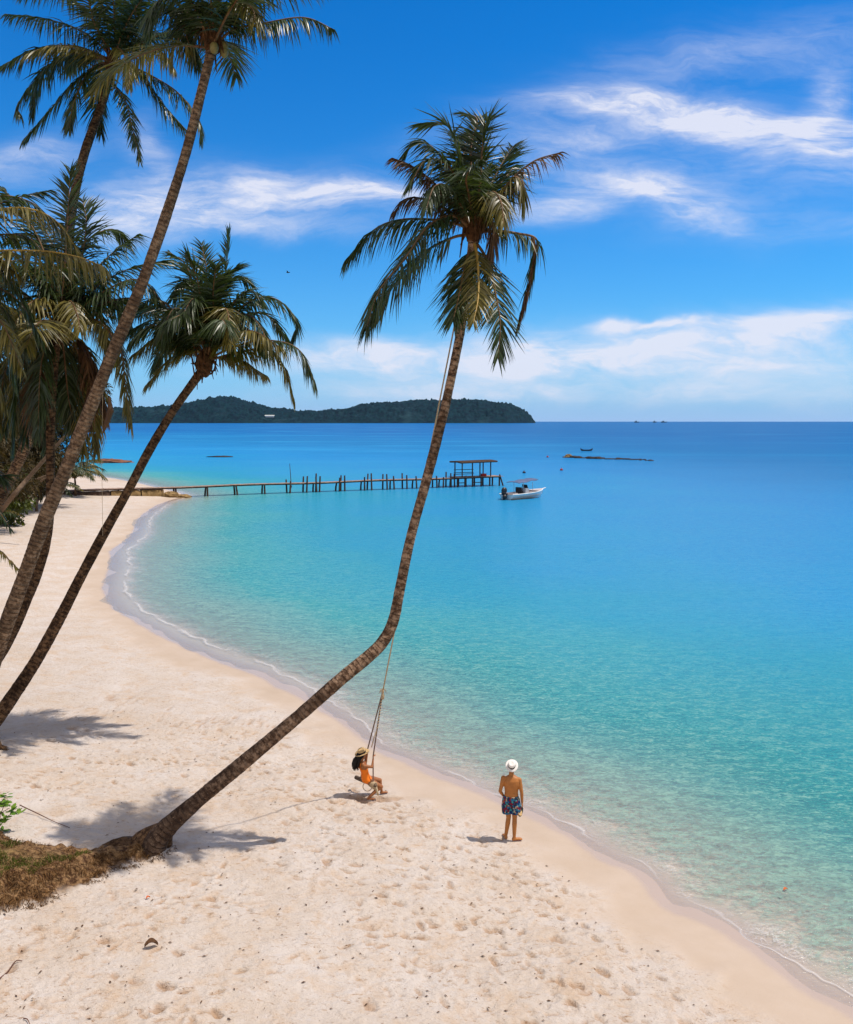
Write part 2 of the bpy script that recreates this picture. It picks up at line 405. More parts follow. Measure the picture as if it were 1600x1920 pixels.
# distance on a coarser grid is too crude near the shore, so do it exactly
SD = sdist(GX.ravel(), GY.ravel()).reshape(GX.shape)
wob = (vnoise(GX * 0.9, GY * 0.9, 21) - 0.5) * 0.35 + (vnoise(GX * 2.7, GY * 2.7, 22) - 0.5) * 0.14
SDw = SD + wob * sstep(60, 5, np.abs(SD)) * sstep(0, 1, np.abs(SD) * 0 + 1)
lm = sstep(24, 42, GY) * sstep(125, 100, GY)
SDw = SDw + lm * ((vnoise(GX * 0.42 + 3, GY * 0.30, 23) - 0.5) * 1.5 + (vnoise(GX * 1.1, GY * 0.8, 24) - 0.5) * 0.7) * sstep(12, 2, np.abs(SD))
Z = profile(SDw)
MD = mound(GX, GY)
spacing = np.maximum(np.gradient(gxs)[:, None], np.gradient(gys)[None, :])
dry = sstep(0.9, 2.3, SD + (vnoise(GX * 0.5, GY * 0.5, 5) - 0.5) * 1.5 + (vnoise(GX * 2.1, GY * 2.1, 6) - 0.5) * 0.7)
Z += (0.26 + 0.42 * sstep(-5.8, -9.5, GX)) * sstep(0, 0.7, MD) * (0.72 + 0.28 * sstep(0, 4, MD)) + (MD > 0) * (vnoise(GX * 7, GY * 7, 9) - 0.5) * 0.10
lump = (vnoise(GX * 0.8 + 5, GY * 1.1, 1) - 0.5) * 0.10 + (vnoise(GX * 2.6, GY * 3.4, 2) - 0.5) * 0.032 * sstep(1.0, 0.3, spacing) + (vnoise(GX * 7, GY * 9, 12) - 0.5) * 0.022 * sstep(0.2, 0.08, spacing)
Z += lump * dry
tracks = np.zeros_like(Z)
def dent(x, y, a, b, ang, depth):
    asym = 0.55
    R = max(a, b) * 2.1
    i0, i1 = np.searchsorted(gxs, [x - R, x + R]); j0, j1 = np.searchsorted(gys, [y - R, y + R])
    if i1 - i0 < 2 or j1 - j0 < 2: return
    X = GX[i0:i1, j0:j1] - x; Y_ = GY[i0:i1, j0:j1] - y; c, s = math.cos(ang), math.sin(ang)
    u = (X * c + Y_ * s) / a; v = (-X * s + Y_ * c) / b
    wb = 1 + 0.35 * (vnoise(GX[i0:i1, j0:j1] * 14, GY[i0:i1, j0:j1] * 14, 33) - 0.5)
    r = np.sqrt(u * u + v * v) * wb
    prof = -sstep(1.02, 0.55, r) * (1 + asym * v) + 0.38 * np.exp(-((r - 1.22) / 0.20) ** 2)
    tracks[i0:i1, j0:j1] = np.minimum(tracks[i0:i1, j0:j1], 0) * 0.5 + tracks[i0:i1, j0:j1] * 0.5 + prof * depth
n = 0
rr = random.Random(5)
while n < 9500:
    x = rr.uniform(-11, 8); y = rr.uniform(12.2, 30)
    ii = min(len(gxs) - 1, np.searchsorted(gxs, x)); jj = min(len(gys) - 1, np.searchsorted(gys, y))
    if dry[ii, jj] < 0.55 + 0.4 * rr.random() or MD[ii, jj] > 0: n += 0.15; continue
    k = rr.random()
    if vnoise(np.array([x * .45 + 9]), np.array([y * .5]), 51)[0] < 0.22 + 0.25 * rr.random(): n += 0.3; continue
    a = rr.uniform(0.035, 0.10) if k < 0.88 else rr.uniform(0.10, 0.20)
    dent(x, y, a, a * rr.uniform(0.30, 0.65), rr.gauss(2.75, 0.6), a * rr.uniform(0.08, 0.25)); n += 1
# footprint trails
for (x0, y0, x1, y1) in [(5.6, 13.3, 1.2, 18.8), (4.6, 13.0, -1.0, 20.5), (2.8, 12.6, -2.6, 21.2), (-4.5, 12.6, 3.3, 16.6), (-8.2, 20, -2.2, 21.5), (1.5, 18.5, -1.2, 21.0), (-6, 13.0, -3, 19.0), (-9, 23, -3, 22.3)]:
    L = math.hypot(x1 - x0, y1 - y0); k = int(L / 0.42); a = math.atan2(y1 - y0, x1 - x0)
    for i in range(k):
        t = i / k; off = 0.11 * (-1) ** i + rr.gauss(0, 0.03)
        dent(x0 + (x1 - x0) * t - math.sin(a) * off, y0 + (y1 - y0) * t + math.cos(a) * off + 0.5 * math.sin(t * 3), 0.145, 0.065, a + rr.gauss(0, 0.15), rr.uniform(0.028, 0.045))
WOMAN = ground(692, 1500)
for (ax, ay, a, b, dp) in [(0.0, 0.1, 0.5, 0.28, 0.06), (0.45, 0.15, 0.42, 0.22, 0.05), (-0.35, 0.1, 0.35, 0.2, 0.05), (1.0, 0.25, 0.4, 0.16, 0.03), (-0.1, -0.1, 0.25, 0.14, 0.05)]:
    dent(WOMAN.x + ax, WOMAN.y + ay, a, b, 0.1, dp)
Z += tracks * sstep(0.35, 0.9, dry) * (MD <= 0)
Z = np.where(spacing > 30, np.minimum(Z, np.where(SD > 0, Z, -7)), Z)
V = np.stack([GX, GY, Z], -1).reshape(-1, 3)
me = np_mesh('sand', V, grid_faces(len(gxs), len(gys)), smooth=True)
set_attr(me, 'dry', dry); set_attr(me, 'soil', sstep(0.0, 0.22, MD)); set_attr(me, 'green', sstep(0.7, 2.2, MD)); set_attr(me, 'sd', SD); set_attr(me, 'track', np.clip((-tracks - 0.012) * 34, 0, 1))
sand = link(bpy.data.objects.new('sand_beach', me)); tag(sand, kind='structure')
def zat(x, y):
    """height of the built sand sheet"""
    i = int(np.clip(np.searchsorted(gxs, x) - 1, 0, len(gxs) - 2)); j = int(np.clip(np.searchsorted(gys, y) - 1, 0, len(gys) - 2))
    u = (x - gxs[i]) / (gxs[i + 1] - gxs[i]); v = (y - gys[j]) / (gys[j + 1] - gys[j])
    return float((Z[i, j] * (1 - u) + Z[i + 1, j] * u) * (1 - v) + (Z[i, j + 1] * (1 - u) + Z[i + 1, j + 1] * u) * v)
def gpt(px, py):
    p = ground(px, py)
    for _ in range(4): p = on_z(px, py, zat(p.x, p.y))
    return p
m_, t = mat('sand')
geo = t.new('ShaderNodeNewGeometry'); P_ = geo.outputs['Position']
n1 = t.noise(P_, 0.7, 5, 0.6); n2 = t.noise(P_, 5.0, 6, 0.62); n3 = t.noise(P_, 60, 4, 0.7); n4 = t.noise(P_, 1.6, 6, 0.7, 0.5)
c = t.mix(t.rng(n1, 0.35, 0.65), (0.535, 0.442, 0.362), (0.585, 0.512, 0.455))
c = t.mix(t.rng(n4, 0.49, 0.64, 0, 0.75), c, (0.53, 0.395, 0.285))
c = t.mix(t.rng(n2, 0.55, 0.75, 0, 0.5), c, (0.60, 0.545, 0.52))
c = t.mix(t.m('MULTIPLY', t.attr('track'), 0.62), c, (0.36, 0.21, 0.115))  # shade of the deepest dents put into the sand colour
fl = t.noise(P_, 26, 3, 0.6)
c = t.mix(t.rng(fl, 0.66, 0.72, 0, 0.6), c, (0.26, 0.14, 0.07))
c = t.mix(t.rng(t.noise(t.vscale(P_, (4.5, 11, 5)), 1.0, 5, 0.75), 0.585, 0.64, 0, 0.6), c, (0.37, 0.23, 0.13))
c = t.mix(t.rng(t.noise(t.vscale(P_, (7, 15, 9)), 1.0, 4, 0.7), 0.63, 0.67, 0, 0.75), c, (0.26, 0.14, 0.07))
wetc = t.mix(t.rng(n1, 0.3, 0.7), (0.44, 0.340, 0.255), (0.485, 0.385, 0.305))
soak = t.rng(t.m('ADD', t.attr('sd'), t.m('MULTIPLY', t.m('SUBTRACT', n1, 0.5), 0.5)), 0.45, 0.15, 0, 1, True)
wetc = t.mix(soak, wetc, (0.43, 0.335, 0.275))
wetc = t.mix(t.rng(t.attr('sd'), -0.1, -0.8), wetc, (0.52, 0.44, 0.35))
c = t.mix(t.attr('dry'), wetc, c)
soilc = t.mix(t.rng(t.noise(P_, 9, 6, 0.7), 0.42, 0.60), (0.055, 0.024, 0.010), (0.27, 0.155, 0.07))
soilc = t.mix(t.m('MULTIPLY', t.attr('green'), t.rng(n4, 0.35, 0.6)), soilc, (0.21, 0.17, 0.045))
c = t.mix(t.attr('soil'), c, soilc)
rough = t.mix(soak, (0.9, 0.9, 0.9), (0.2, 0.2, 0.2))
hb = t.m('ADD', t.m('MULTIPLY', n3, 0.2), t.m('MULTIPLY', t.noise(t.vscale(P_, (11, 16, 12)), 1.0, 5, 0.65), 1.0))
hb = t.m('ADD', hb, t.m('MULTIPLY', t.noise(t.vscale(P_, (3.2, 5.5, 4)), 1.0, 4, 0.6), 1.3))
hb = t.m('MULTIPLY', hb, t.m('MULTIPLY_ADD', t.attr('dry'), 0.92, 0.08))
b = pbsdf(t, c, rough, 0.2, t.bump(hb, 0.85, 0.06)); t.l.new(b.outputs[0], t.out.inputs[0])
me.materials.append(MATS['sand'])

# ---- sea
wxs = axis_coords(-40, 14, 0.35, -26000, 26000, 1.06); wys = axis_coords(8, 60, 0.35, -2000, 31000, 1.05)
WX, WY = np.meshgrid(wxs, wys, indexing='ij')
WSD = -sdist(WX.ravel(), WY.ravel()).reshape(WX.shape)
me = np_mesh('sea', np.stack([WX, WY, np.zeros_like(WX)], -1).reshape(-1, 3), grid_faces(len(wxs), len(wys)), smooth=True)
set_attr(me, 'out', WSD)
sea = link(bpy.data.objects.new('sea', me)); tag(sea, kind='structure')
m_, t = mat('sea')
geo = t.new('ShaderNodeNewGeometry'); P_ = geo.outputs['Position']
sx = t.new('ShaderNodeSeparateXYZ'); t.l.new(P_, sx.inputs[0])
out = t.attr('out')
pn = t.noise(P_, 0.05, 4, 0.6); pn2 = t.noise(t.vscale(P_, (0.010, 0.022, 1)), 1.0, 4, 0.6); 
front = t.m('MULTIPLY_ADD', t.m('MULTIPLY', t.rng(sx.outputs[1], 22, 40, 0, 1, True), t.rng(sx.outputs[1], 120, 95, 0, 1, True)), 0.75, 0.22)
front = t.m('ADD', front, t.m('MULTIPLY', t.m('SUBTRACT', t.noise(P_, 0.55, 3, 0.5), 0.5), 1.1))
o3 = t.m('SUBTRACT', out, front)
rip = t.noise(t.vscale(P_, (0.75, 1.5, 1), rot=(0, 0, 0.35)), 2.2, 6, 0.62, 0.8)
edge = t.noise(P_, 0.8, 4, 0.6)
o2 = t.m('MULTIPLY', out, t.rng(pn, 0.3, 0.7, 0.75, 1.25))
f = t.m('SQRT', t.m('MULTIPLY', t.m('MAXIMUM', o2, 0.0), 1 / 500.0))
body = t.ramp(f, [(0.0, (0.52, 0.46, 0.36)), (0.085, (0.34, 0.46, 0.37)), (0.125, (0.085, 0.39, 0.36)), (0.18, (0.030, 0.33, 0.43)), (0.26, (0.024, 0.30, 0.52)), (0.40, (0.018, 0.25, 0.53)), (0.60, (0.010, 0.19, 0.43)), (0.8, (0.006, 0.165, 0.42)), (1.0, (0.004, 0.13, 0.38))])
# far patches of deeper weed bed and paler sand bars
far_f = t.rng(sx.outputs[1], 90, 260, 0, 1, True)
body = t.mix(t.m('MULTIPLY', t.rng(pn2, 0.5, 0.68, 0, 0.6), far_f), body, (0.035, 0.32, 0.58))
right = t.rng(sx.outputs[0], 5, 90, 0, 1, True)
body = t.mix(t.m('MULTIPLY', t.m('MULTIPLY', right, t.rng(sx.outputs[1], 60, 160, 0, 1, True)), 0.55), body, (0.004, 0.12, 0.32))
# greener deep water off the near beach
gn = t.m('MULTIPLY', t.rng(sx.outputs[1], 45, 15, 0, 1, True), t.rng(out, 2.5, 7, 0, 1, True))
body = t.mix(t.m('MULTIPLY', gn, 0.75), body, (0.020, 0.25, 0.23))
rip2 = t.noise(t.vscale(P_, (1.0, 1.8, 1), rot=(0, 0, 0.45)), 6.5, 5, 0.65, 1.0)
rip = t.m('ADD', t.m('MULTIPLY', rip, 0.4), t.m('MULTIPLY', rip2, 0.6))
fl = t.rng(rip, 0.41, 0.59, -0.7, 0.7)
body = t.mix(t.m('MULTIPLY', t.rng(rip, 0.50, 0.60), t.rng(out, 18, 2, 0.10, 0.65)), body, (0.50, 0.60, 0.44))
body = t.mix(t.m('MULTIPLY', t.rng(rip, 0.50, 0.40), 0.55), body, t.mix(1.0, body, (0.42, 0.60, 0.80), 'MULTIPLY'))
nearm = t.rng(sx.outputs[1], 30, 16, 0, 1, True)
body = t.mix(1.0, body, t.mix(nearm, (0.64, 0.84, 0.93), (0.59, 0.82, 0.85)), 'MULTIPLY')
alpha = t.m('SUBTRACT', 1.0, t.m('POWER', 2.71828, t.m('MULTIPLY', t.m('ADD', out, t.m('MULTIPLY', fl, 2.2)), -0.33)), clamp=True)
alpha = t.m('MULTIPLY', alpha, t.rng(o3, -0.1, 0.9, 0.0, 1.0, True))
w1 = t.noise(t.vscale(P_, (0.8, 1.7, 1), rot=(0, 0, 0.30)), 2.6, 5, 0.6, 0.3)
w2 = t.noise(t.vscale(P_, (0.12, 0.35, 1), rot=(0, 0, 0.12)), 1.2, 4, 0.6, 0.2)
h = t.m('ADD', t.m('ADD', t.m('MULTIPLY', w1, 0.30), t.m('MULTIPLY', w2, 1.2)), t.m('MULTIPLY', rip2, 0.30))
nb = t.bump(h, 0.55, 0.16)
dif = t.new('ShaderNodeBsdfDiffuse'); t.l.new(body, dif.inputs[0]); t.l.new(nb, dif.inputs['Normal'])
trn = t.new('ShaderNodeBsdfTransparent'); trn.inputs[0].default_value = (0.96, 0.97, 0.97, 1)
glo = t.new('ShaderNodeBsdfGlossy'); glo.inputs['Roughness'].default_value = 0.12; t.l.new(nb, glo.inputs['Normal'])
fr = t.new('ShaderNodeFresnel'); fr.inputs[0].default_value = 1.33; t.l.new(nb, fr.inputs['Normal'])
ms = t.new('ShaderNodeMixShader'); t.l.new(alpha, ms.inputs[0]); t.l.new(trn.outputs[0], ms.inputs[1]); t.l.new(dif.outputs[0], ms.inputs[2])
ms2 = t.new('ShaderNodeMixShader'); t.l.new(t.m('MULTIPLY', t.m('MINIMUM', fr.outputs[0], t.rng(sx.outputs[1], 60, 250, 0.38, 0.14)), t.rng(o3, -0.2, 0.3, 0.8, 0.9)), ms2.inputs[0]); t.l.new(ms.outputs[0], ms2.inputs[1]); t.l.new(glo.outputs[0], ms2.inputs[2])
# lace of foam where the swash turns
fo = t.noise(P_, 3.2, 5, 0.7, 1.5)
lace = t.m('MULTIPLY', t.rng(t.m('ABSOLUTE', t.m('SUBTRACT', fo, 0.5)), 0.035, 0.0), t.m('MULTIPLY', t.rng(o3, -0.1, 0.1), t.rng(o3, 1.3, 0.4)))
lace = t.m('MULTIPLY', lace, t.rng(edge, 0.45, 0.62))
rim = t.m('MULTIPLY', t.rng(t.m('ABSOLUTE', t.m('ADD', o3, t.m('MULTIPLY', t.m('SUBTRACT', edge, 0.5), 0.35))), t.rng(sx.outputs[1], 14, 50, 0.04, 0.15), 0.0), t.rng(t.noise(P_, 0.35, 3, 0.5), 0.38, 0.52, 0.05, 0.75))
foam = t.m('MAXIMUM', lace, rim, clamp=True)
fd = t.new('ShaderNodeBsdfDiffuse'); fd.inputs[0].default_value = (0.74, 0.72, 0.72, 1)
ms3 = t.new('ShaderNodeMixShader'); t.l.new(t.m('MULTIPLY', foam, 0.5), ms3.inputs[0]); t.l.new(ms2.outputs[0], ms3.inputs[1]); t.l.new(fd.outputs[0], ms3.inputs[2])
t.l.new(ms3.outputs[0], t.out.inputs[0])
me.materials.append(MATS['sea'])

# ------------------------------------------------------------------ mesh collector
def basis(T, ref=Vector((0, 0, 1))):
    T = T.normalized(); S = T.cross(ref)
    if S.length < 1e-3: S = T.cross(Vector((1, 0, 0)))
    S.normalize(); return S, S.cross(T).normalized()
class MB:
    def __init__(s): s.v = []; s.f = []; s.uv = {}
    def tube(s, pts, rad, sides=8, caps=True, uv=False):
        pts = [Vector(p) for p in pts]; n0 = len(s.v); n = len(pts); L = 0; S0 = None
        for i, p in enumerate(pts):
            T = (pts[min(i + 1, n - 1)] - pts[max(i - 1, 0)])
            if S0 is None: S, U = basis(T)
            else:
                T = T.normalized(); S = (S0 - T * S0.dot(T)).normalized(); U = S.cross(T)
            S0 = S
            if i: L += (p - pts[i - 1]).length
            r = rad[i] if hasattr(rad, '__len__') else rad
            for k in range(sides):
                a = 2 * math.pi * k / sides; s.v.append(p + (S * math.cos(a) + U * math.sin(a)) * r)
                if uv: s.uv[len(s.v) - 1] = (k / sides, L)
        for i in range(n - 1):
            for k in range(sides):
                a = n0 + i * sides + k; b = n0 + i * sides + (k + 1) % sides
                s.f.append((a, b, b + sides, a + sides))
        if caps:
            s.f.append(tuple(range(n0 + sides - 1, n0 - 1, -1))); s.f.append(tuple(range(n0 + (n - 1) * sides, n0 + n * sides)))
        return s
    def box(s, c, size, R=None):
        c = Vector(c); n0 = len(s.v)
        for sx_ in (-1, 1):
            for sy in (-1, 1):
                for sz in (-1, 1):
                    v = Vector((sx_ * size[0] / 2, sy * size[1] / 2, sz * size[2] / 2))
                    if R is not None: v = R @ v
                    s.v.append(c + v)
        for f in ((0, 1, 3, 2), (4, 6, 7, 5), (0, 4, 5, 1), (2, 3, 7, 6), (0, 2, 6, 4), (1, 5, 7, 3)): s.f.append(tuple(n0 + k for k in f))
        return s
    def ell(s, c, r, R=None, nu=12, nv=8, noise=0.0, seed=0):
        c = Vector(c); n0 = len(s.v); rg = random.Random(seed)
        for j in range(nv + 1):
            th = math.pi * j / nv
            for i in range(nu):
                a = 2 * math.pi * i / nu
                k = 1 + (rg.uniform(-noise, noise) if 0 < j < nv else 0)
                v = Vector((math.sin(th) * math.cos(a) * r[0], math.sin(th) * math.sin(a) * r[1], math.cos(th) * r[2])) * k
                if R is not None: v = R @ v
                s.v.append(c + v)
        for j in range(nv):
            for i in range(nu):
                a = n0 + j * nu + i; b = n0 + j * nu + (i + 1) % nu
                s.f.append((a, a + nu, b + nu, b))
        return s
    def loft(s, rings, close=True):
        """rings: equal-length lists of points"""
        n0 = len(s.v); m = len(rings[0])
        for r in rings: s.v.extend(Vector(p) for p in r)
        for i in range(len(rings) - 1):
            for k in range(m if close else m - 1):
                a = n0 + i * m + k; b = n0 + i * m + (k + 1) % m
                s.f.append((a, b, b + m, a + m))
        if close:
            s.f.append(tuple(range(n0 + m - 1, n0 - 1, -1))); s.f.append(tuple(range(n0 + (len(rings) - 1) * m, n0 + len(rings) * m)))
        return s
    def cap(s, p0, r0, p1, r1, sides=12):
        """tapered capsule"""
        p0 = Vector(p0); p1 = Vector(p1); T = (p1 - p0).normalized(); pts = []; rad = []
        for a in (85, 60, 35, 12): a = math.radians(a); pts.append(p0 - T * r0 * math.sin(a)); rad.append(r0 * math.cos(a))
        for a in (12, 35, 60, 85): a = math.radians(a); pts.append(p1 + T * r1 * math.sin(a)); rad.append(r1 * math.cos(a))
        return s.tube(pts, rad, sides)
    def mesh(s, name, off=Vector((0, 0, 0)), smooth=False):
        me = bpy.data.meshes.new(name); me.from_pydata([tuple(Vector(v) - off) for v in s.v], [], s.f)
        if smooth: me.polygons.foreach_set('use_smooth', [True] * len(me.polygons))
        if s.uv:
            l = me.uv_layers.new(name='UVMap')
            for lp in me.loops: l.data[lp.index].uv = s.uv.get(lp.vertex_index, (0, 0))
        me.update(); return me
    def build(s, name, m, parent=None, smooth=False, org=None):
        off = Vector(parent_loc(parent)) if parent is not None else (Vector(org) if org is not None else Vector((0, 0, 0)))
        me = s.mesh(name, off, smooth); me.materials.append(MATS[m])
        o = bpy.data.objects.new(name, me)
        if parent is None: o.location = off
        return link(o, parent)
def parent_loc(p):
    v = Vector((0, 0, 0))
    while p is not None: v += p.location; p = p.parent
    return v
def copy_tree(o, parent=None):
    c_ = o.copy(); COL.objects.link(c_); c_.parent = parent
    for ch in o.children: copy_tree(ch, c_)
    return c_
def spline(P, n=6):
    return [Vector(p) for p in catmull([tuple(p) for p in P], n)]

# ------------------------------------------------------------------ palm fronds
def frond(pts, parent, m='frond_green', rm='rachis_brown', nl=80, leaf=1.1, droop=0.8, width=0.05, vee=0.15, sparse=0.0, seed=0, wind=(-0.10, 0, 0), splay=0.55, ragged=0.25):
    """one frond: a tapering rachis along pts with two combs of leaflets"""
    rg = np.random.default_rng(seed)
    C = catmull([tuple(p) for p in pts], 8); n = len(C)
    seg = np.linalg.norm(np.diff(C, axis=0), axis=1); s = np.concatenate([[0], np.cumsum(seg)]); L = s[-1]
    r = MB(); rad = [0.032 * (1 - i / (n - 1)) ** 0.8 + 0.006 for i in range(n)]
    r.tube(C, rad, 5)
    tt = np.repeat(np.linspace(0.13, 0.995, nl), 2) + rg.normal(0, 0.004, nl * 2); tt = np.clip(tt, 0.1, 1)
    sidev = np.tile([1.0, -1.0], nl)
    keep = rg.random(nl * 2) > sparse; 
    gap = rg.random(2) * 0.7 + 0.2
    keep &= ~((np.abs(tt - gap[0]) < 0.012 + ragged * 0.04 * rg.random()) & (sidev > 0)); keep &= ~((np.abs(tt - gap[1]) < 0.012 + ragged * 0.04 * rg.random()) & (sidev < 0))
    tt = tt[keep]; sidev = sidev[keep]; k = len(tt)
    pos = np.stack([np.interp(tt * L, s, C[:, i]) for i in range(3)], 1)
    Tg = np.gradient(C, s, axis=0); T = np.stack([np.interp(tt * L, s, Tg[:, i]) for i in range(3)], 1); T /= np.linalg.norm(T, axis=1, keepdims=True)
    chord = C[-1] - C[0]; ref = np.array([0, 0, 1.0])
    hz = np.array([chord[0], chord[1], 0.0]); hz = hz / (np.linalg.norm(hz) + 1e-6)
    sref = np.cross(hz, ref)
    S = np.cross(T, ref); ln = np.linalg.norm(S, axis=1, keepdims=True)
    S = np.where(ln > 0.35, S / np.maximum(ln, 1e-6), 0); flip = (S @ sref) < 0; S[flip & (ln[:, 0] > 0.35)] *= 1
    S = np.where(ln > 0.35, S, sref[None, :]); S = S + 0.8 * sref[None, :] * np.sign(S @ sref + 1e-6)[:, None]; S /= np.linalg.norm(S, axis=1, keepdims=True)
    U = np.cross(S, T); U *= np.where(U[:, 2:3] < 0, -1, 1)
    prof = np.interp(tt, [0.1, 0.2, 0.4, 0.7, 0.9, 1.0], [0.55, 0.85, 1.0, 0.85, 0.6, 0.42])
    cl = np.sin(tt * 37 + rg.random() * 6) * 0.12
    ll = leaf * prof * rg.uniform(0.66, 1.12, k) * np.where(rg.random(k) < ragged * 0.35, rg.uniform(0.35, 0.8, k), 1)
    fw = np.interp(tt, [0, 0.6, 1], [splay, splay * 1.2, 2.2])[:, None]
    d = S * sidev[:, None] + T * fw + U * (vee + rg.normal(0, 0.10, k))[:, None] + rg.normal(0, 0.11, (k, 3)) + cl[:, None] * T
    d /= np.linalg.norm(d, axis=1, keepdims=True)
    g = (droop * rg.uniform(0.65, 1.35, k))[:, None] * np.array([wind[0], wind[1], -1.0])
    P = [pos]; D = d.copy(); ns = 4
    for q in range(ns):
        D = D + g * (0.34, 0.42, 0.22, 0.06)[q] + rg.normal(0, 0.03, (k, 3)); D /= np.linalg.norm(D, axis=1, keepdims=True)
        P.append(P[-1] + D * (ll / ns)[:, None])
    Wd = T - (T * d).sum(1, keepdims=True) * d; Wd += U * rg.normal(0, 0.5, k)[:, None]; Wd /= np.linalg.norm(Wd, axis=1, keepdims=True) + 1e-6
    ws = [0.65, 1.0, 0.8, 0.42]
    rows = []
    for q in range(ns):
        w = width * ws[q] * 0.5; rows.append(P[q] - Wd * w); rows.append(P[q] + Wd * w)
    rows.append(P[ns])
    V = np.stack(rows, 1).reshape(-1, 3); nv = 2 * ns + 1; base = (np.arange(k) * nv)[:, None]
    F4 = np.concatenate([base + np.array([[2 * q, 2 * q + 1, 2 * q + 3, 2 * q + 2]]) for q in range(ns - 1)])
    F3 = base + np.array([[2 * ns - 2, 2 * ns - 1, 2 * ns]])
    nr = len(r.v); V = np.vstack([np.array([tuple(v) for v in r.v]), V]); off = np.array(parent_loc(parent))
    rq = [f_ for f_ in r.f if len(f_) == 4]
    me = np_mesh('frond', V - off, np.vstack([np.array(rq), F4 + nr]), F3 + nr)
    me.materials.append(MATS[m]); me.materials.append(MATS[rm])
    mi = np.zeros(len(me.polygons), np.int32); mi[:len(rq)] = 1; me.polygons.foreach_set('material_index', mi)
    o = bpy.data.objects.new('frond', me); return link(o, parent)

def trunk(pts, widths, parent, m='palm_bark', seed=0):
    """pts world points from foot to crown, widths in metres"""
    rg = random.Random(seed); C = spline(pts, 10); n = len(pts)
    wi = np.interp(np.linspace(0, n - 1, len(C)), range(n), widths)
    P = [C[0]]; Wd = [wi[0]]
    for a, b, wa, wb in zip(C[:-1], C[1:], wi[:-1], wi[1:]):
        L = (b - a).length; k = max(1, int(L / 0.055))
        for i in range(1, k + 1): P.append(a.lerp(b, i / k)); Wd.append(wa + (wb - wa) * i / k)
    acc = 0; R = []
    for i, w in enumerate(Wd):
        if i: acc += (P[i] - P[i - 1]).length
        R.append(w / 2 * (1 + 0.035 * (1 - (acc / 0.12) % 1.0) + rg.uniform(-0.02, 0.02) + 0.03 * math.sin(acc * 2.3 + seed)))
    b = MB(); b.tube(P, R, 16, uv=True); return b.build('trunk', m, parent, smooth=True)

def husk(c, r, parent, seed=0, nuts=5):
    b = MB(); b.ell(c, (r, r, r * 1.5), noise=0.12, seed=seed, nu=14, nv=10)
    rg = random.Random(seed)
    for i in range(26):
        a = rg.uniform(0, 6.28); p = c + Vector((math.cos(a) * r * 0.7, math.sin(a) * r * 0.7, rg.uniform(-1.2, 1.0) * r))
        b.tube([p, p + Vector((math.cos(a) * r * 0.5, math.sin(a) * r * 0.5, rg.uniform(-0.2, 0.5))), p + Vector((math.cos(a) * r * 1.0, math.sin(a) * r * 1.0, rg.uniform(-0.5, 0.7)))], [0.04, 0.03, 0.01], 4)
    b.build('crown_base', 'husk', parent)
    for i in range(nuts):
        a = rg.uniform(0, 6.28); q = c + Vector((math.cos(a) * (r + 0.10), math.sin(a) * (r + 0.10), -r * 0.5 + rg.uniform(-0.15, 0.1)))
        MB().ell(q, (0.11, 0.11, 0.14), nu=10, nv=8).build('coconut', 'coconut_green', parent, smooth=True)

def palm(label, pts_px, base, fronds, barkm, seed, hr=0.26, extra=(), nuts=5, frond_kw=None):
    """pts_px: (px, py, Y, width_px) from the lowest visible point up; base: world foot"""
    root = thing('coconut_palm', label, 'palm tree', base, group='coconut palms leaning over the beach')
    P = [base - Vector((0, 0, 0.5)), base] ; wd = []
    for (px, py, Y, w) in pts_px: P.append(at(px, py, Y)); wd.append(px_m(w, P[-1]))
    wd = [wd[0] * 1.3, wd[0] * 1.22] + wd
    trunk(P, wd, root, barkm, seed)
    c = P[-1]; husk(c + Vector((0, 0, 0.1)), hr, root, seed, nuts)
    for i, fr_ in enumerate(fronds):
        pp, dyy, m, kw = fr_
        Yc = c.y; n = len(pp)
        W_ = [at(x, y, Yc + dyy * (k / (n - 1)) ** 1.2) for k, (x, y) in enumerate(pp)]
        k2 = dict(m=m, seed=seed * 100 + i); k2.update(frond_kw or {}); k2.update(kw); frond(W_, root, **k2)
    rg = random.Random(seed + 50)
    for i, (az, el, L, dr, m) in enumerate(extra):   # unseen sides of the crown
        a = math.radians(az); e = math.radians(el); p = c.copy(); W_ = [p.copy()]
        for k in range(4):
            p = p + Vector((math.cos(a) * math.cos(e), math.sin(a) * math.cos(e), math.sin(e))) * L / 4; W_.append(p.copy()); e -= math.radians(dr)
        k2 = dict(m=m, seed=seed * 100 + 50 + i); k2.update(frond_kw or {}); frond(W_, root, **k2)
    return root
G, O, D_ = 'frond_green', 'frond_olive', 'frond_dry'
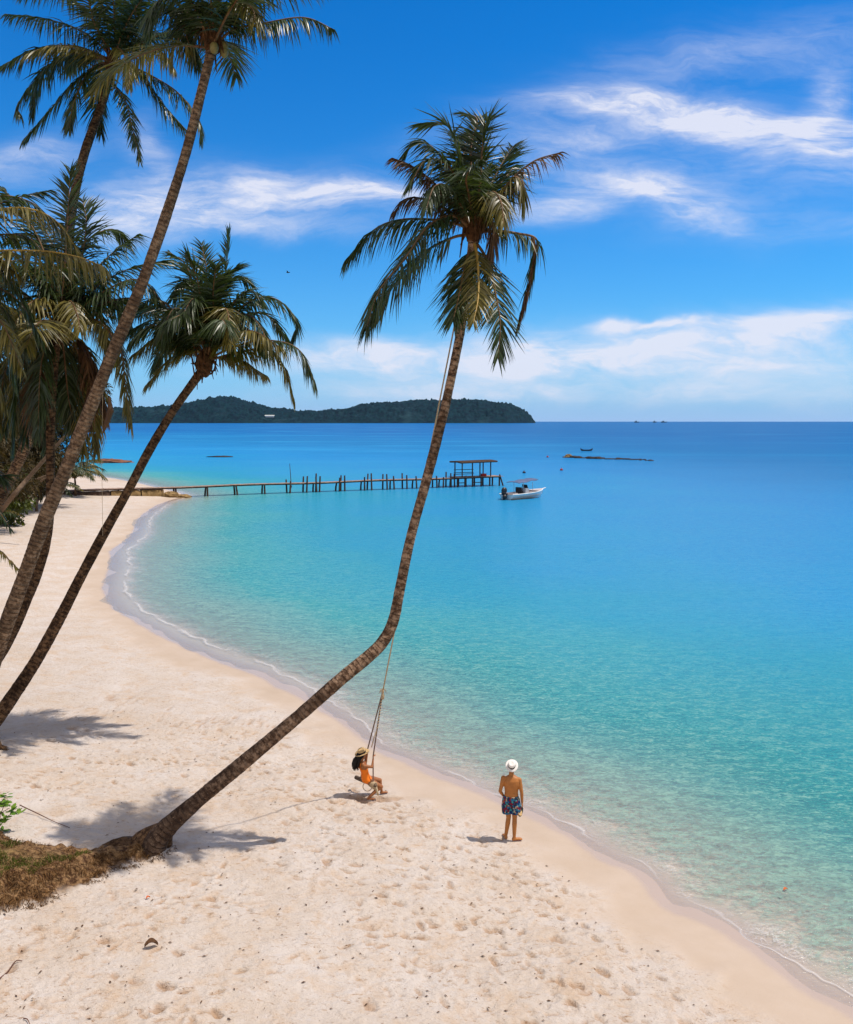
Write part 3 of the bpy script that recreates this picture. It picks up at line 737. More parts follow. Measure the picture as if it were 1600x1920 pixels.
# main leaning palm with the swing
b1 = gpt(288, 1590); b1.z -= 0.05
YB = b1.y
P1 = [(306, 1560, YB + .05, 38), (372, 1500, YB + .15, 28), (460, 1427, YB + .35, 26), (560, 1343, YB + .6, 24), (640, 1273, YB + .8, 23), (692, 1230, YB + 1.0, 23), (719, 1202, YB + 1.1, 23), (738, 1163, YB + 1.15, 21), (751, 1100, YB + 1.2, 18.5),
      (771, 1005, YB + 1.3, 18), (800, 900, YB + 1.35, 18), (829, 787, YB + 1.4, 17.5), (843, 725, YB + 1.42, 17), (863, 625, YB + 1.45, 16), (873, 550, YB + 1.5, 17), (884, 490, YB + 1.5, 20), (888, 445, YB + 1.5, 20)]
F1 = [([(884, 430), (850, 418), (800, 411), (745, 413), (700, 432), (650, 486)], 0.3, G, dict(droop=1.5)),
      ([(882, 430), (860, 408), (835, 406), (800, 428), (760, 485), (712, 545), (686, 620)], -1.6, G, dict(droop=1.0, nl=110, leaf=1.25)),
      ([(880, 440), (850, 445), (800, 470), (760, 510), (725, 555), (700, 600)], 0.8, G, dict(droop=1.1)),
      ([(890, 435), (930, 433), (970, 438), (1003, 446), (1006, 470), (990, 540), (971, 612)], 0.2, G, dict(droop=1.9, leaf=0.81, sparse=0.15)),
      ([(1000, 446), (1003, 480), (990, 545), (970, 616)], 0.0, D_, dict(droop=2.6, leaf=0.54)),
      ([(890, 450), (912, 485), (928, 545), (938, 605), (934, 672)], -0.8, G, dict(droop=0.6, leaf=0.97)),
      ([(888, 448), (896, 490), (897, 555), (888, 605)], -1.3, O, dict(droop=0.7, leaf=0.72, rm='rachis_yellow')),
      ([(886, 455), (872, 500), (862, 550), (850, 600)], -0.9, G, dict(droop=0.8, leaf=1.01)),
      ([(886, 430), (875, 360), (860, 290), (838, 235), (790, 232)], 0.3, G, dict(droop=0.5)),
      ([(888, 430), (885, 340), (884, 270), (895, 225), (872, 212)], 1.0, G, dict(droop=0.4, leaf=0.94)),
      ([(890, 430), (900, 350), (905, 280), (912, 232), (925, 222)], 0.4, G, dict(droop=0.3, leaf=1.01, vee=0.5)),
      ([(884, 430), (850, 380), (805, 335), (770, 310), (738, 297)], -0.3, D_, dict(droop=1.3, leaf=0.68)),
      ([(890, 428), (925, 385), (958, 338), (1002, 302), (1050, 286)], 0.3, D_, dict(droop=1.5, leaf=0.84, sparse=0.5, width=0.035)),
      ([(892, 428), (930, 380), (962, 334), (978, 345), (982, 385)], -0.4, O, dict(droop=1.6, leaf=0.94)),
      ([(884, 432), (840, 395), (800, 375), (765, 372), (738, 398)], 0.3, D_, dict(droop=1.3, leaf=0.74, sparse=0.25)),
      ([(892, 430), (918, 408), (925, 440), (918, 510)], -0.2, D_, dict(droop=2.0, leaf=0.68)),
      ([(885, 430), (862, 350), (825, 290), (785, 265), (752, 295)], 0.0, G, dict(droop=0.9, leaf=0.94)),
      ([(885, 430), (868, 360), (840, 310), (800, 300), (770, 345)], -0.9, G, dict(droop=0.9, leaf=0.94)),
      ([(890, 430), (915, 360), (940, 310), (962, 275)], 1.0, G, dict(droop=0.5, leaf=0.94, vee=0.3)),
      ([(890, 430), (920, 370), (950, 330), (965, 310)], 1.4, G, dict(droop=0.9, leaf=0.94)),
      ([(888, 430), (880, 370), (875, 330), (900, 300)], -1.7, G, dict(droop=1.0, leaf=0.94)),
      ([(886, 430), (865, 385), (840, 350), (815, 350), (800, 390)], -1.5, G, dict(droop=1.4, leaf=0.81)),
      ([(890, 430), (905, 385), (925, 360), (940, 380), (945, 420)], -1.4, O, dict(droop=1.6, leaf=0.81)),
      ([(888, 430), (895, 390), (900, 365), (905, 350)], 2.4, G, dict(droop=0.9)),
      ([(888, 430), (870, 370), (868, 300), (880, 250)], 1.6, G, dict(droop=0.5, leaf=0.94))]
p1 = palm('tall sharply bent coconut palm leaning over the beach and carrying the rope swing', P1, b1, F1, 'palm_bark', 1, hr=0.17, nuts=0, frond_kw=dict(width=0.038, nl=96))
def oval_(c, a, b, n=22):
    rg_ = random.Random(int(c.z * 1000)); return [c + Vector((a * math.cos(6.2832 * k / n), b * math.sin(6.2832 * k / n), 0)) * rg_.uniform(.93, 1.07) for k in range(n)]
rb = MB(); q = gpt(288, 1584)
rb.loft([oval_(q + Vector(c_), a_, b_) for c_, a_, b_ in [((-.10, 0, -.5), .52, .28), ((-.09, 0, -.1), .50, .26), ((-.06, 0, .10), .46, .24), ((0.02, 0, .25), .38, .21), ((.12, .02, .37), .27, .16), ((.22, .03, .46), .12, .1)]])
rb.ell(q + Vector((-0.5, 0.0, -0.2)), (0.75, 0.32, 0.34), noise=0.08, seed=4, nu=18, nv=12)
rgx = random.Random(8)
for i in range(60):
    a = rgx.uniform(-2.9, 0.6); r0 = rgx.uniform(0.15, 0.34); p = q + Vector((math.cos(a) * r0 - 0.1, math.sin(a) * r0, rgx.uniform(-0.2, 0.2)))
    rb.tube([p, p + Vector((math.cos(a) * 0.08, math.sin(a) * 0.08, -0.08)), p + Vector((math.cos(a) * rgx.uniform(0.1, 0.2), math.sin(a) * 0.15, -0.4))], [0.014, 0.012, 0.008], 4)
rb.build('root_base', 'palm_bark_brown', p1, smooth=True)

b2 = ground(-110, 1450)
P2 = [(-30, 1290, 23.6, 29), (2, 1200, 23.6, 27), (20, 1150, 23.6, 26.5), (46, 1080, 23.6, 26), (87, 967, 23.6, 25.5), (119, 892, 23.6, 24.5), (165, 778, 23.5, 23.5), (208, 670, 23.4, 22.5), (259, 550, 23.3, 21), (278, 500, 23.2, 20), (309, 412, 23.2, 19), (348, 290, 23.1, 18), (376, 180, 23, 17), (398, 90, 23, 18)]
F2 = [([(408, 80), (440, 55), (490, 45), (570, 33), (628, 56)], 0.0, G, dict(droop=2.0, leaf=0.84)),
      ([(405, 70), (440, 20), (480, -30), (520, -40)], -0.8, G, {}),
      ([(400, 70), (380, 0), (345, -60), (300, -70)], 0.4, G, {}),
      ([(402, 70), (415, -20), (440, -100), (480, -140)], 0.2, G, {}),
      ([(398, 75), (350, 30), (310, 10), (270, 30)], 0.4, G, dict(droop=1.4)),
      ([(398, 78), (365, 45), (345, 50), (372, 125)], 0.7, G, dict(droop=1.2, leaf=0.94)),
      ([(398, 78), (370, 20), (330, -10), (290, 10), (280, 60)], -0.9, G, dict(droop=1.2)),
      ([(404, 75), (420, 30), (450, 0), (475, 20), (478, 40)], -1.2, O, dict(droop=1.4, leaf=0.94)),
      ([(404, 75), (425, 35), (440, 10), (470, -20)], 1.2, G, {}),
      ([(402, 75), (398, 20), (390, -30), (380, -60)], -1.5, G, {}),
      ([(400, 75), (375, 40), (350, 20), (330, 60)], 1.2, D_, dict(droop=1.6, leaf=0.81))]
EX = lambda s, n, L: [(s + 360 / n * i, [55, 30, 10][i % 3], L, 14, [G, G, O][i % 3]) for i in range(n)]
p2 = palm('tallest coconut palm, long grey slanting trunk, crown cut by the top edge', P2, b2, F2, 'palm_bark_grey', 2, hr=0.18, nuts=4, extra=EX(20, 5, 3.6), frond_kw=dict(leaf=1.1, width=0.042, nl=90))

b3 = ground(-160, 1265)
P3 = [(0, 935, 31, 20), (22, 893, 31.2, 20), (45, 845, 31.5, 19), (69, 785, 32, 18.5), (88, 740, 32, 18), (108, 680, 32.3, 18), (121, 620, 32.5, 18), (126, 520, 32.7, 17), (134, 400, 33, 17), (158, 290, 33.5, 16), (190, 200, 34, 15), (212, 120, 34, 15)]
F3 = [([(210, 105), (160, 62), (90, 36), (10, 26)], 0.5, G, dict(droop=1.3)),
      ([(205, 110), (140, 86), (65, 92), (0, 126)], -0.6, G, dict(droop=1.4)),
      ([(205, 112), (130, 102), (80, 135), (35, 195), (38, 215)], -1.0, G, dict(droop=1.4)),
      ([(207, 115), (150, 145), (95, 205), (45, 262)], -1.2, G, dict(droop=1.0)),
      ([(208, 112), (120, 110), (70, 160), (60, 220)], 0.6, G, dict(droop=1.2)),
      ([(214, 118), (205, 150), (235, 190), (262, 300)], -1.0, G, dict(droop=0.8, leaf=0.88)),
      ([(218, 112), (280, 140), (335, 175), (372, 225), (377, 262)], -0.5, G, dict(droop=1.2)),
      ([(220, 112), (265, 140), (310, 200), (352, 246)], 0.6, G, dict(droop=1.2)),
      ([(220, 105), (285, 72), (340, 62), (380, 120)], -0.4, G, dict(droop=1.2)),
      ([(218, 105), (270, 82), (305, 100), (328, 132)], -0.9, O, dict(droop=1.4, leaf=0.94)),
      ([(213, 105), (195, 20), (150, -60), (90, -90)], 0.2, G, {}),
      ([(216, 105), (235, 0), (265, -70), (310, -90)], 0.0, G, {}),
      ([(212, 105), (160, 20), (100, -20), (40, -10)], 0.6, G, dict(droop=1.1)),
      ([(218, 105), (270, 30), (320, 0), (360, 30)], 0.6, G, dict(droop=1.1)),
      ([(214, 110), (222, 90), (240, 118), (243, 165)], -1.6, O, dict(droop=1.4, leaf=0.81)),
      ([(214, 112), (190, 130), (180, 180), (190, 250)], 0.7, G, dict(droop=0.9)),
      ([(214, 105), (215, 40), (210, -20), (200, -50)], -1.6, G, {}),
      ([(216, 105), (250, 50), (255, 10), (262, -20)], -1.2, G, {}),
      ([(214, 105), (180, 50), (165, 0), (140, -20)], -1.4, G, {}),
      ([(212, 112), (170, 130), (140, 190), (130, 240)], -1.4, G, dict(droop=1.1))]
p3 = palm('slender coconut palm at upper left with full round crown behind the tallest', P3, b3, F3, 'palm_bark_brown', 3, hr=0.2, nuts=3, extra=EX(50, 4, 3.4), frond_kw=dict(leaf=1.2, width=0.052, nl=92))

b4 = ground(-75, 1330)
P4 = [(-8, 1240, 26.5, 21), (24, 1185, 26.6, 19), (52, 1120, 26.8, 18), (69, 1080, 27, 17.5), (86, 1020, 27, 17), (94, 950, 27, 16), (95, 850, 27, 15.5), (96, 780, 27, 15.5), (103, 670, 27, 16), (110, 622, 27, 17)]
SK = [([(112, 618), (112 + dx_ * .5, 630), (112 + dx_, 690), (112 + dx_ * 1.15, 800 + (i * 37) % 50)], dy_, [O, G, G, G][i % 4], dict(droop=1.2)) for i, (dx_, dy_) in enumerate([(-100, .3), (-75, -.5), (-55, .8), (-35, -1.0), (40, .9), (25, 1.2), (-120, .9), (-90, 1.4), (60, 1.3), (-20, 1.5)])]
F4 = SK + [([(112, 606), (70, 520), (30, 500), (-10, 540)], 1.8, G, dict(droop=1.2)), ([(112, 606), (120, 520), (90, 440), (60, 400)], 1.8, G, dict(droop=0.8)), ([(112, 606), (135, 530), (170, 500), (200, 560)], 1.8, G, dict(droop=1.2)),
      ([(112, 606), (155, 560), (210, 560), (250, 620)], 1.4, G, dict(droop=1.3)), ([(112, 606), (150, 570), (190, 600), (215, 680)], 1.8, O, dict(droop=1.3)), ([(112, 606), (90, 540), (60, 500), (40, 520)], -0.6, G, dict(droop=1.2)),
      ([(112, 605), (122, 500), (128, 400), (132, 318)], 0.6, G, dict(droop=0.4)),
      ([(110, 605), (85, 480), (45, 400), (5, 352)], 0.6, G, dict(droop=0.7)),
      ([(114, 605), (150, 500), (162, 420), (155, 375)], 0.9, G, dict(droop=0.6)),
      ([(114, 605), (160, 530), (205, 480), (258, 440)], 0.3, G, dict(droop=1.2, rm='rachis_yellow')),
      ([(114, 608), (190, 550), (262, 525), (318, 585)], -0.6, G, dict(droop=1.3)),
      ([(114, 608), (180, 600), (225, 655), (235, 720), (245, 798)], -0.9, O, dict(droop=1.5, leaf=1.08)),
      ([(108, 608), (60, 575), (25, 600), (-10, 650)], -1.2, O, dict(droop=1.2, rm='rachis_yellow')),
      ([(108, 608), (85, 562), (50, 575), (10, 640)], -1.8, O, dict(droop=1.2)),
      ([(112, 608), (130, 565), (145, 590), (150, 620)], -1.8, O, dict(droop=1.5, leaf=0.94)),
      ([(112, 606), (180, 575), (250, 560), (310, 600), (345, 618)], 0.7, G, dict(droop=1.3)),
      ([(112, 606), (100, 500), (60, 440), (20, 450)], 1.2, G, dict(droop=0.8)),
      ([(112, 606), (150, 470), (205, 430), (240, 450)], 1.6, G, dict(droop=1.0)),
      ([(112, 612), (150, 640), (170, 720), (165, 790)], 0.7, D_, dict(droop=1.4)),
      ([(108, 612), (60, 650), (35, 720), (30, 800)], 0.3, O, dict(droop=1.4)),
      ([(108, 608), (30, 540), (-40, 540), (-90, 600)], 0.4, G, dict(droop=1.3)),
      ([(108, 612), (80, 660), (60, 740), (70, 800)], -0.8, D_, dict(droop=1.3)),
      ([(112, 612), (160, 650), (190, 740), (200, 790)], 0.9, D_, dict(droop=1.6, leaf=0.94)),
      ([(110, 606), (60, 500), (0, 470), (-60, 500)], -0.8, G, dict(droop=1.3)),
      ([(112, 612), (120, 660), (128, 740), (140, 800)], 1.0, G, dict(droop=1.3))]
p4 = palm('coconut palm with nearly black upright trunk and heavy shaggy crown', P4, b4, F4, 'palm_bark_brown', 4, hr=0.22, nuts=3, extra=EX(100, 4, 4.0), frond_kw=dict(nl=100, leaf=1.25, width=0.05))

b5 = gpt(-72, 1446)
P5 = [(-28, 1380, 24.2, 26), (14, 1320, 24.8, 25), (69, 1237, 25.3, 22.5), (117, 1150, 25.5, 20), (150, 1085, 25.6, 19), (197, 997, 25.8, 17.5), (242, 917, 25.9, 16.5), (280, 845, 26, 16), (322, 775, 26.1, 15.5), (362, 718, 26.2, 15.5), (383, 690, 26.2, 17)]
F5 = [([(392, 665), (405, 600), (422, 520), (431, 436)], 0.3, G, dict(droop=0.3, vee=0.4, leaf=0.94)),
      ([(388, 665), (385, 580), (388, 510), (378, 458)], 0.6, G, dict(droop=0.5, leaf=0.94)),
      ([(385, 665), (370, 570), (350, 500), (318, 472)], 0.5, G, dict(droop=0.7)),
      ([(392, 668), (435, 600), (475, 562), (520, 562), (556, 602), (548, 640)], 0.6, G, dict(droop=0.8)),
      ([(394, 672), (440, 650), (500, 638), (560, 655), (592, 722)], -0.5, G, dict(droop=1.2)),
      ([(394, 675), (450, 660), (505, 655), (535, 692), (552, 752)], 0.6, O, dict(droop=1.5, leaf=0.88)),
      ([(384, 668), (350, 610), (305, 575), (262, 578)], 0.5, G, dict(droop=1.0)),
      ([(385, 672), (362, 655), (320, 672), (275, 722)], -0.5, O, dict(droop=1.0, leaf=0.88, rm='rachis_yellow')),
      ([(392, 668), (430, 605), (465, 590), (495, 625), (500, 668)], -0.8, G, dict(droop=1.1)),
      ([(384, 668), (330, 632), (285, 610), (245, 640)], -0.4, G, dict(droop=1.5)),
      ([(390, 668), (405, 600), (425, 580), (435, 645)], -1.6, O, dict(droop=1.0, leaf=0.94)),
      ([(388, 668), (360, 600), (325, 580), (300, 640)], -1.2, G, dict(droop=1.2)),
      ([(388, 668), (385, 600), (365, 560), (345, 585)], -1.4, G, dict(droop=1.0)),
      ([(392, 668), (425, 640), (470, 620), (525, 650)], -1.3, O, dict(droop=1.5, leaf=0.94)),
      ([(388, 668), (345, 630), (310, 650), (290, 690)], 0.9, G, dict(droop=1.3)),
      ([(390, 668), (410, 560), (440, 520), (468, 530)], 1.0, G, dict(droop=0.7)),
      ([(388, 668), (365, 540), (342, 530), (325, 560)], 1.0, G, dict(droop=0.8)),
      ([(390, 668), (400, 590), (400, 545), (405, 500)], -0.9, G, dict(droop=0.7)),
      ([(390, 668), (440, 600), (500, 590), (540, 640)], 1.2, G, dict(droop=0.9)),
      ([(392, 672), (440, 670), (475, 690), (500, 705)], 1.0, O, dict(droop=1.3, leaf=0.81)),
      ([(390, 668), (430, 580), (465, 545), (490, 560)], -0.4, G, dict(droop=0.8)),
      ([(386, 668), (340, 600), (290, 560), (240, 600)], 1.1, G, dict(droop=1.2)),
      ([(386, 668), (340, 625), (290, 600), (235, 625)], 0.5, G, dict(droop=1.4)),
      ([(386, 670), (350, 640), (300, 630), (250, 665)], 0.2, O, dict(droop=1.4)),
      ([(388, 668), (372, 620), (350, 590), (318, 600)], -1.8, G, dict(droop=1.2)),
      ([(390, 668), (400, 620), (415, 600), (425, 610)], -2.4, G, dict(droop=1.3)),
      ([(392, 668), (420, 620), (455, 610), (490, 650)], 0.4, G, dict(droop=1.2)),
      ([(388, 668), (378, 600), (372, 530), (352, 480)], -0.4, G, dict(droop=0.5)),
      ([(390, 668), (400, 590), (415, 530), (445, 500)], -0.2, G, dict(droop=0.5)),
      ([(390, 668), (420, 600), (450, 560), (490, 570)], 1.6, G, dict(droop=0.8))]
p5 = palm('shorter coconut palm, brown slanting trunk, bushy crown right above the far island', P5, b5, F5, 'palm_bark_brown', 5, hr=0.24, nuts=0, frond_kw=dict(leaf=1.12, width=0.045, nl=96))

b6 = ground(-330, 1330)
P6 = [(-300, 1200, 24, 24), (-260, 1000, 23.6, 22), (-210, 750, 23.2, 19), (-160, 540, 23, 18)]
F6 = [([(-155, 520), (-90, 450), (-10, 440), (60, 450), (110, 530)], 1.4, G, dict(droop=1.3)),
      ([(-155, 520), (-80, 470), (0, 500), (60, 590)], 1.6, G, dict(droop=1.3)),
      ([(-155, 530), (-100, 480), (-30, 470), (40, 520)], 0.2, O, dict(droop=1.3)),
      ([(-155, 530), (-100, 560), (-40, 640), (10, 760)], 0.2, O, dict(droop=1.0)),
      ([(-155, 530), (-90, 520), (-10, 560), (50, 660)], 1.8, G, dict(droop=1.2)),
      ([(-155, 520), (-80, 425), (20, 390), (100, 410), (155, 485)], -0.6, O, dict(droop=1.0, rm='rachis_yellow', leaf=1.49, nl=90)),
      ([(-155, 530), (-60, 478), (60, 470), (140, 480), (195, 500)], -1.2, O, dict(droop=1.6, rm='rachis_yellow', leaf=1.55, nl=90)),
      ([(-155, 520), (-100, 420), (-20, 370), (60, 380), (120, 440)], 0.8, G, dict(droop=1.2, nl=80)),
      ([(-155, 540), (-60, 560), (0, 620), (30, 720)], 0.8, G, dict(droop=1.3, nl=80)),
      ([(-155, 520), (-60, 520), (30, 560), (80, 640)], 0.5, G, dict(droop=1.3, nl=80)),
      ([(-155, 530), (-70, 540), (0, 600), (40, 690)], -1.2, O, dict(droop=1.3, nl=80))]
p6 = palm('palm whose long yellow ribbed fronds arch in from the left edge', P6, b6, F6, 'palm_bark', 6, extra=EX(0, 10, 4.4), frond_kw=dict(leaf=1.0))
b7 = ground(-190, 1290)
P7 = [(-180, 1180, 26, 18), (-150, 1050, 26, 17), (-130, 985, 26, 17)]
F7 = [([(-125, 975), (-70, 915), (-20, 935), (20, 992)], -0.3, G, dict(leaf=0.6, nl=50)),
      ([(-125, 975), (-70, 985), (-10, 1025), (38, 1070)], -0.6, O, dict(leaf=0.5, nl=50, droop=1.1)),
      ([(-125, 970), (-80, 900), (-30, 870), (10, 900)], 0.6, G, {})]
p7 = palm('low palm whose frond tips droop over the sand at the left edge', P7, b7, F7, 'palm_bark_brown', 7, extra=EX(30, 7, 2.6), nuts=0)

# ------------------------------------------------------------------ fine-leaved coastal trees behind the palms
def leaf_cloud(blobs, n, size, m, parent, seed, name='foliage', strand=True, asp=0.12):
    rg = np.random.default_rng(seed); off = np.array(parent_loc(parent))
    w = np.array([b[1][0] * b[1][1] * b[1][2] for b in blobs]) ** 0.75; w /= w.sum()
    idx = rg.choice(len(blobs), n, p=w)
    c = np.array([b[0] for b in blobs])[idx]; r = np.array([b[1] for b in blobs])[idx]
    d = rg.normal(size=(n, 3)); d /= np.linalg.norm(d, axis=1, keepdims=True)
    P = c + d * r * (rg.random((n, 1)) ** 0.45)
    # clump
    k = rg.integers(0, n, n // 14); P = P * 0.45 + P[k[rg.integers(0, len(k), n)]] * 0 + P * 0.55
    D = d * 0.6 + rg.normal(0, 0.5, (n, 3)) + np.array([0, 0, -0.5 if strand else 0.1]); D /= np.linalg.norm(D, axis=1, keepdims=True)
    L = size * rg.uniform(0.5, 1.4, (n, 1)); X = np.cross(D, rg.normal(size=(n, 3))); X /= np.linalg.norm(X, axis=1, keepdims=True)
    A = P; B = P + D * L * 0.5 + X * L * asp; C = P + D * L + np.array([0, 0, -0.25]) * L; E = P + D * L * 0.5 - X * L * asp
    V = np.stack([A, B, C, E], 1).reshape(-1, 3) - off
    me = np_mesh(name, V, np.arange(n * 4).reshape(-1, 4)); me.materials.append(MATS[m])
    return link(bpy.data.objects.new(name, me), parent)
def coastal_tree(label, base, h, spread, seed, m='needle_leaf', n=14000, lean=(0, 0), size=0.3, strand=True, asp=0.12, name='coastal_tree', cat='tree', group='trees behind the beach', tr=0.16, lo=0.3):
    rg = random.Random(seed); root = thing(name, label, cat, base, group=group)
    top = base + Vector((lean[0], lean[1], h * 0.85)); mid = base.lerp(top, 0.5) + Vector((rg.uniform(-.4, .4), rg.uniform(-.4, .4), 0))
    b = MB(); T = spline([base - Vector((0, 0, .3)), base.lerp(mid, 0.5), mid, top], 5)
    b.tube(T, [tr * (1 - 0.8 * i / (len(T) - 1)) for i in range(len(T))], 9); blobs = []
    for i in range(15):
        t_ = rg.uniform(lo, 1.0); p = T[int(t_ * (len(T) - 1))]; a = rg.uniform(0, 6.28); r = spread * rg.uniform(0.35, 1.0) * (1.15 - 0.6 * t_)
        e = p + Vector((math.cos(a) * r, math.sin(a) * r, rg.uniform(-0.1, 0.35) * r + 0.1 * h * (1 - t_)))
        b.tube([p, p.lerp(e, 0.5) + Vector((0, 0, 0.15 * r)), e], [tr * 0.35, tr * 0.25, tr * 0.08], 5)
        s = spread * rg.uniform(0.28, 0.5); blobs.append((tuple(e), (s, s, s * rg.uniform(0.6, 1.0))))
    b.build('trunk', 'bark_grey', root, smooth=True)
    leaf_cloud(blobs, n, size, m, root, seed, 'crown', strand, asp); return root
def gz_(x, y): return Vector((x, y, base_z(x, y)))
coastal_tree('feathery olive brown tree rising behind the black palm trunk', gz_(-38.0, 88), 15, 4.6, 31, n=16000, lean=(0.5, 0), lo=0.2, size=0.5)
coastal_tree('feathery brown tree filling the left edge under the heavy palm crown', gz_(-20.5, 34), 9.0, 3.6, 32, n=20000, lean=(-0.2, 0.3))
coastal_tree('tall thin tree showing pale sky through its boughs beside the grey trunk', gz_(-40.0, 92), 17, 4.4, 33, n=6500, lean=(6.0, 0), size=0.5)
coastal_tree('dark fine leaved tree deep behind the left palms above the bare branches', gz_(-44, 90), 16, 6, 34, n=18000, size=0.5)
coastal_tree('broad dark tree at the left edge behind the thin leaning palm trunk', gz_(-36, 70), 12, 5.0, 35, n=14000, size=0.45)
coastal_tree('dark rounded tree on the far point of land behind the palms', gz_(-58, 125), 12, 6, 36, n=10000, size=0.6)
coastal_tree('yellow green bush at the left edge below the thin leaning trunks', gz_(-36, 76), 5.0, 2.4, 37, 'broad_leaf', n=4500, size=0.3, strand=False, asp=0.3, name='bush', cat='bush', group='bushes behind the beach', tr=0.06, lo=0.05)
coastal_tree('dark leafy bush at the top of the sand by the fallen branches', gz_(-40.5, 86), 3.4, 2.8, 38, 'broad_leaf', n=5000, size=0.35, strand=False, asp=0.3, name='bush', cat='bush', group='bushes behind the beach', tr=0.06, lo=0.05)
ORD = ['nearest', 'second nearest', 'third nearest', 'fourth nearest', 'fifth nearest', 'sixth nearest', 'seventh nearest']
for i, (x, y, h) in enumerate([(-30, 20, 11), (-34, 36, 12), (-40, 52, 13), (-52, 76, 14), (-58, 100, 15), (-82, 150, 13), (-108, 200, 13)]):
    coastal_tree(ORD[i] + ' tree of the shady belt at the back of the beach', gz_(x, y), h, 5.5, 60 + i, n=7000, size=0.55, asp=0.16)
def young_palm(label, base, n, L, seed, leaf=0.55, h=0.5, mixm=(G, O)):
    root = thing('young_palm', label, 'small palm', base, group='young palms at the top of the sand'); rg = random.Random(seed)
    top = base + Vector((0, 0, h)); MB().tube([base - Vector((0, 0, .2)), base + Vector((0.03, 0, h / 2)), top], [0.16, 0.13, 0.1], 9).build('trunk', 'palm_bark_brown', root)
    for i in range(n):
        a = 6.283 * i / n + rg.uniform(-.2, .2); e = rg.uniform(0.5, 1.3); p = top.copy(); W_ = [p.copy()]
        for k in range(4):
            p = p + Vector((math.cos(a) * math.cos(e), math.sin(a) * math.cos(e), math.sin(e))) * L / 4; W_.append(p.copy()); e -= 0.45
        frond(W_, root, m=mixm[i % 2], nl=40, leaf=leaf, droop=0.9, width=0.09, seed=seed * 40 + i)
young_palm('young green palm right of the grey trunk, its fronds hanging over far sand', ground(142, 930), 24, 4.2, 71, h=2.0, leaf=1.5)
young_palm('young palm among the dark bushes beside the black trunk', ground(98, 948), 13, 3.6, 72, h=1.2, leaf=.9)
young_palm('young palm with yellowish fronds at the left edge below the thin leaning trunk', ground(-25, 1000), 11, 3.0, 73, h=0.8, leaf=.8)
# leaning and fallen bare wood
def bare(label, pts, r, name='bare_branch', cat='branch', m='bark_grey', group=None):
    P = spline(pts, 5); n = len(P); b = MB(); b.tube(P, [r * (1 - 0.55 * i / (n - 1)) for i in range(n)], 9)
    o = b.build(name, m, None, smooth=True, org=P[0]); return tag(o, label, cat, group)
bare('pale crooked leaning trunk crossing behind the grey palm trunk', [ground(-12, 978), at(18, 938, 66), at(50, 900, 66), at(85, 860, 66), at(115, 826, 66), at(146, 797, 66)], 0.2, 'leaning_trunk', 'tree trunk')
bare('thin brown fallen branch lying towards the black palm trunk', [at(20, 912, 80), at(62, 901, 80), at(98, 888, 80)], 0.15)
bare('short weathered stump standing in the sand left of the pier', [ground(76, 938), at(74, 922, ground(76, 938).y), at(72, 910, ground(76, 938).y)], 0.22, 'tree_stump', 'stump')
sp_ = gpt(-2, 1404)
stp = MB(); stp.tube([sp_ + Vector((-.25, 0, -.3)), sp_ + Vector((-.12, 0, .1)), sp_ + Vector((-.05, 0, .24))], [.30, .22, .10], 12)
for k_ in range(9): stp.tube([sp_ + Vector((-.08, 0, .1)), sp_ + Vector((.12 * math.cos(k_), .12 * math.sin(k_), .03)), sp_ + Vector((.34 * math.cos(k_), .3 * math.sin(k_), -.06))], [.05, .035, .015], 5)
tag(stp.build('palm_stump', 'palm_bark_brown', None, True, org=sp_), 'small dark rooted stump at the left edge of the sand', 'stump')
bare('thin dark dead branch slanting beside the stump', [at(60, 918, 82), at(80, 900, 82), at(92, 895, 82)], 0.12)

# ------------------------------------------------------------------ grass on the bank, shrub, litter
def blades(name, m, n, poly_lo, poly_hi, hgt, seed, hang=False, label=None, cat=None):
    rg = np.random.default_rng(seed); pts = []
    while len(pts) < n:
        x = rg.uniform(-12.5, -4.6, 4000); y = rg.uniform(12.5, 21, 4000); md = mound(x, y)
        ok = (md > poly_lo) & (md < poly_hi) & (vnoise(x * 2.2, y * 2.2, seed) > 0.47)
        pts += list(zip(x[ok], y[ok]))
    pts = np.array(pts[:n]); z = np.array([zat(*p) for p in pts]); P = np.stack([pts[:, 0], pts[:, 1], z - 0.01], 1)
    D = rg.normal(0, 0.55, (n, 3)); D[:, 2] = np.abs(D[:, 2]) * 0.5 + (0.1 if hang else 0.7)
    if hang: D += np.array([0.25, -0.7, -0.3])
    D /= np.linalg.norm(D, axis=1, keepdims=True); L = hgt * rg.uniform(0.4, 1.3, (n, 1))
    X = np.cross(D, rg.normal(size=(n, 3))); X /= np.linalg.norm(X, axis=1, keepdims=True); w = 0.006
    M = P + D * L * 0.6; T = P + D * L + np.array([0, 0, -0.35 if hang else -0.15]) * L
    V = np.stack([P - X * w, P + X * w, M + X * w * 0.8, M - X * w * 0.8, T], 1).reshape(-1, 3); b = (np.arange(n) * 5)[:, None]
    me = np_mesh(name, V, b + np.array([[0, 1, 2, 3]]), b + np.array([[3, 2, 4]])); me.materials.append(MATS[m])
    return tag(link(bpy.data.objects.new(name, me)), label, cat, kind='stuff')
blades('dry_grass', 'root_blade', 9000, 0.0, 0.8, 0.15, 1, True, 'dry brown roots and grass hanging over the eroded edge of the bank', 'dry grass')
blades('grass', 'green_blade', 15000, 0.7, 9, 0.09, 2, False, 'short olive green grass on top of the bank by the leaning palm', 'grass')
blades('dry_grass', 'dry_blade', 4500, 0.3, 9, 0.10, 3, False, 'straw coloured dead grass scattered through the green on the bank', 'dry grass')
sh = gpt(-30, 1560); shr = thing('shrub', 'bright green leafy shrub poking in at the left edge above the grassy bank', 'shrub', sh)
rg = random.Random(4); sb = MB(); lv = MB()
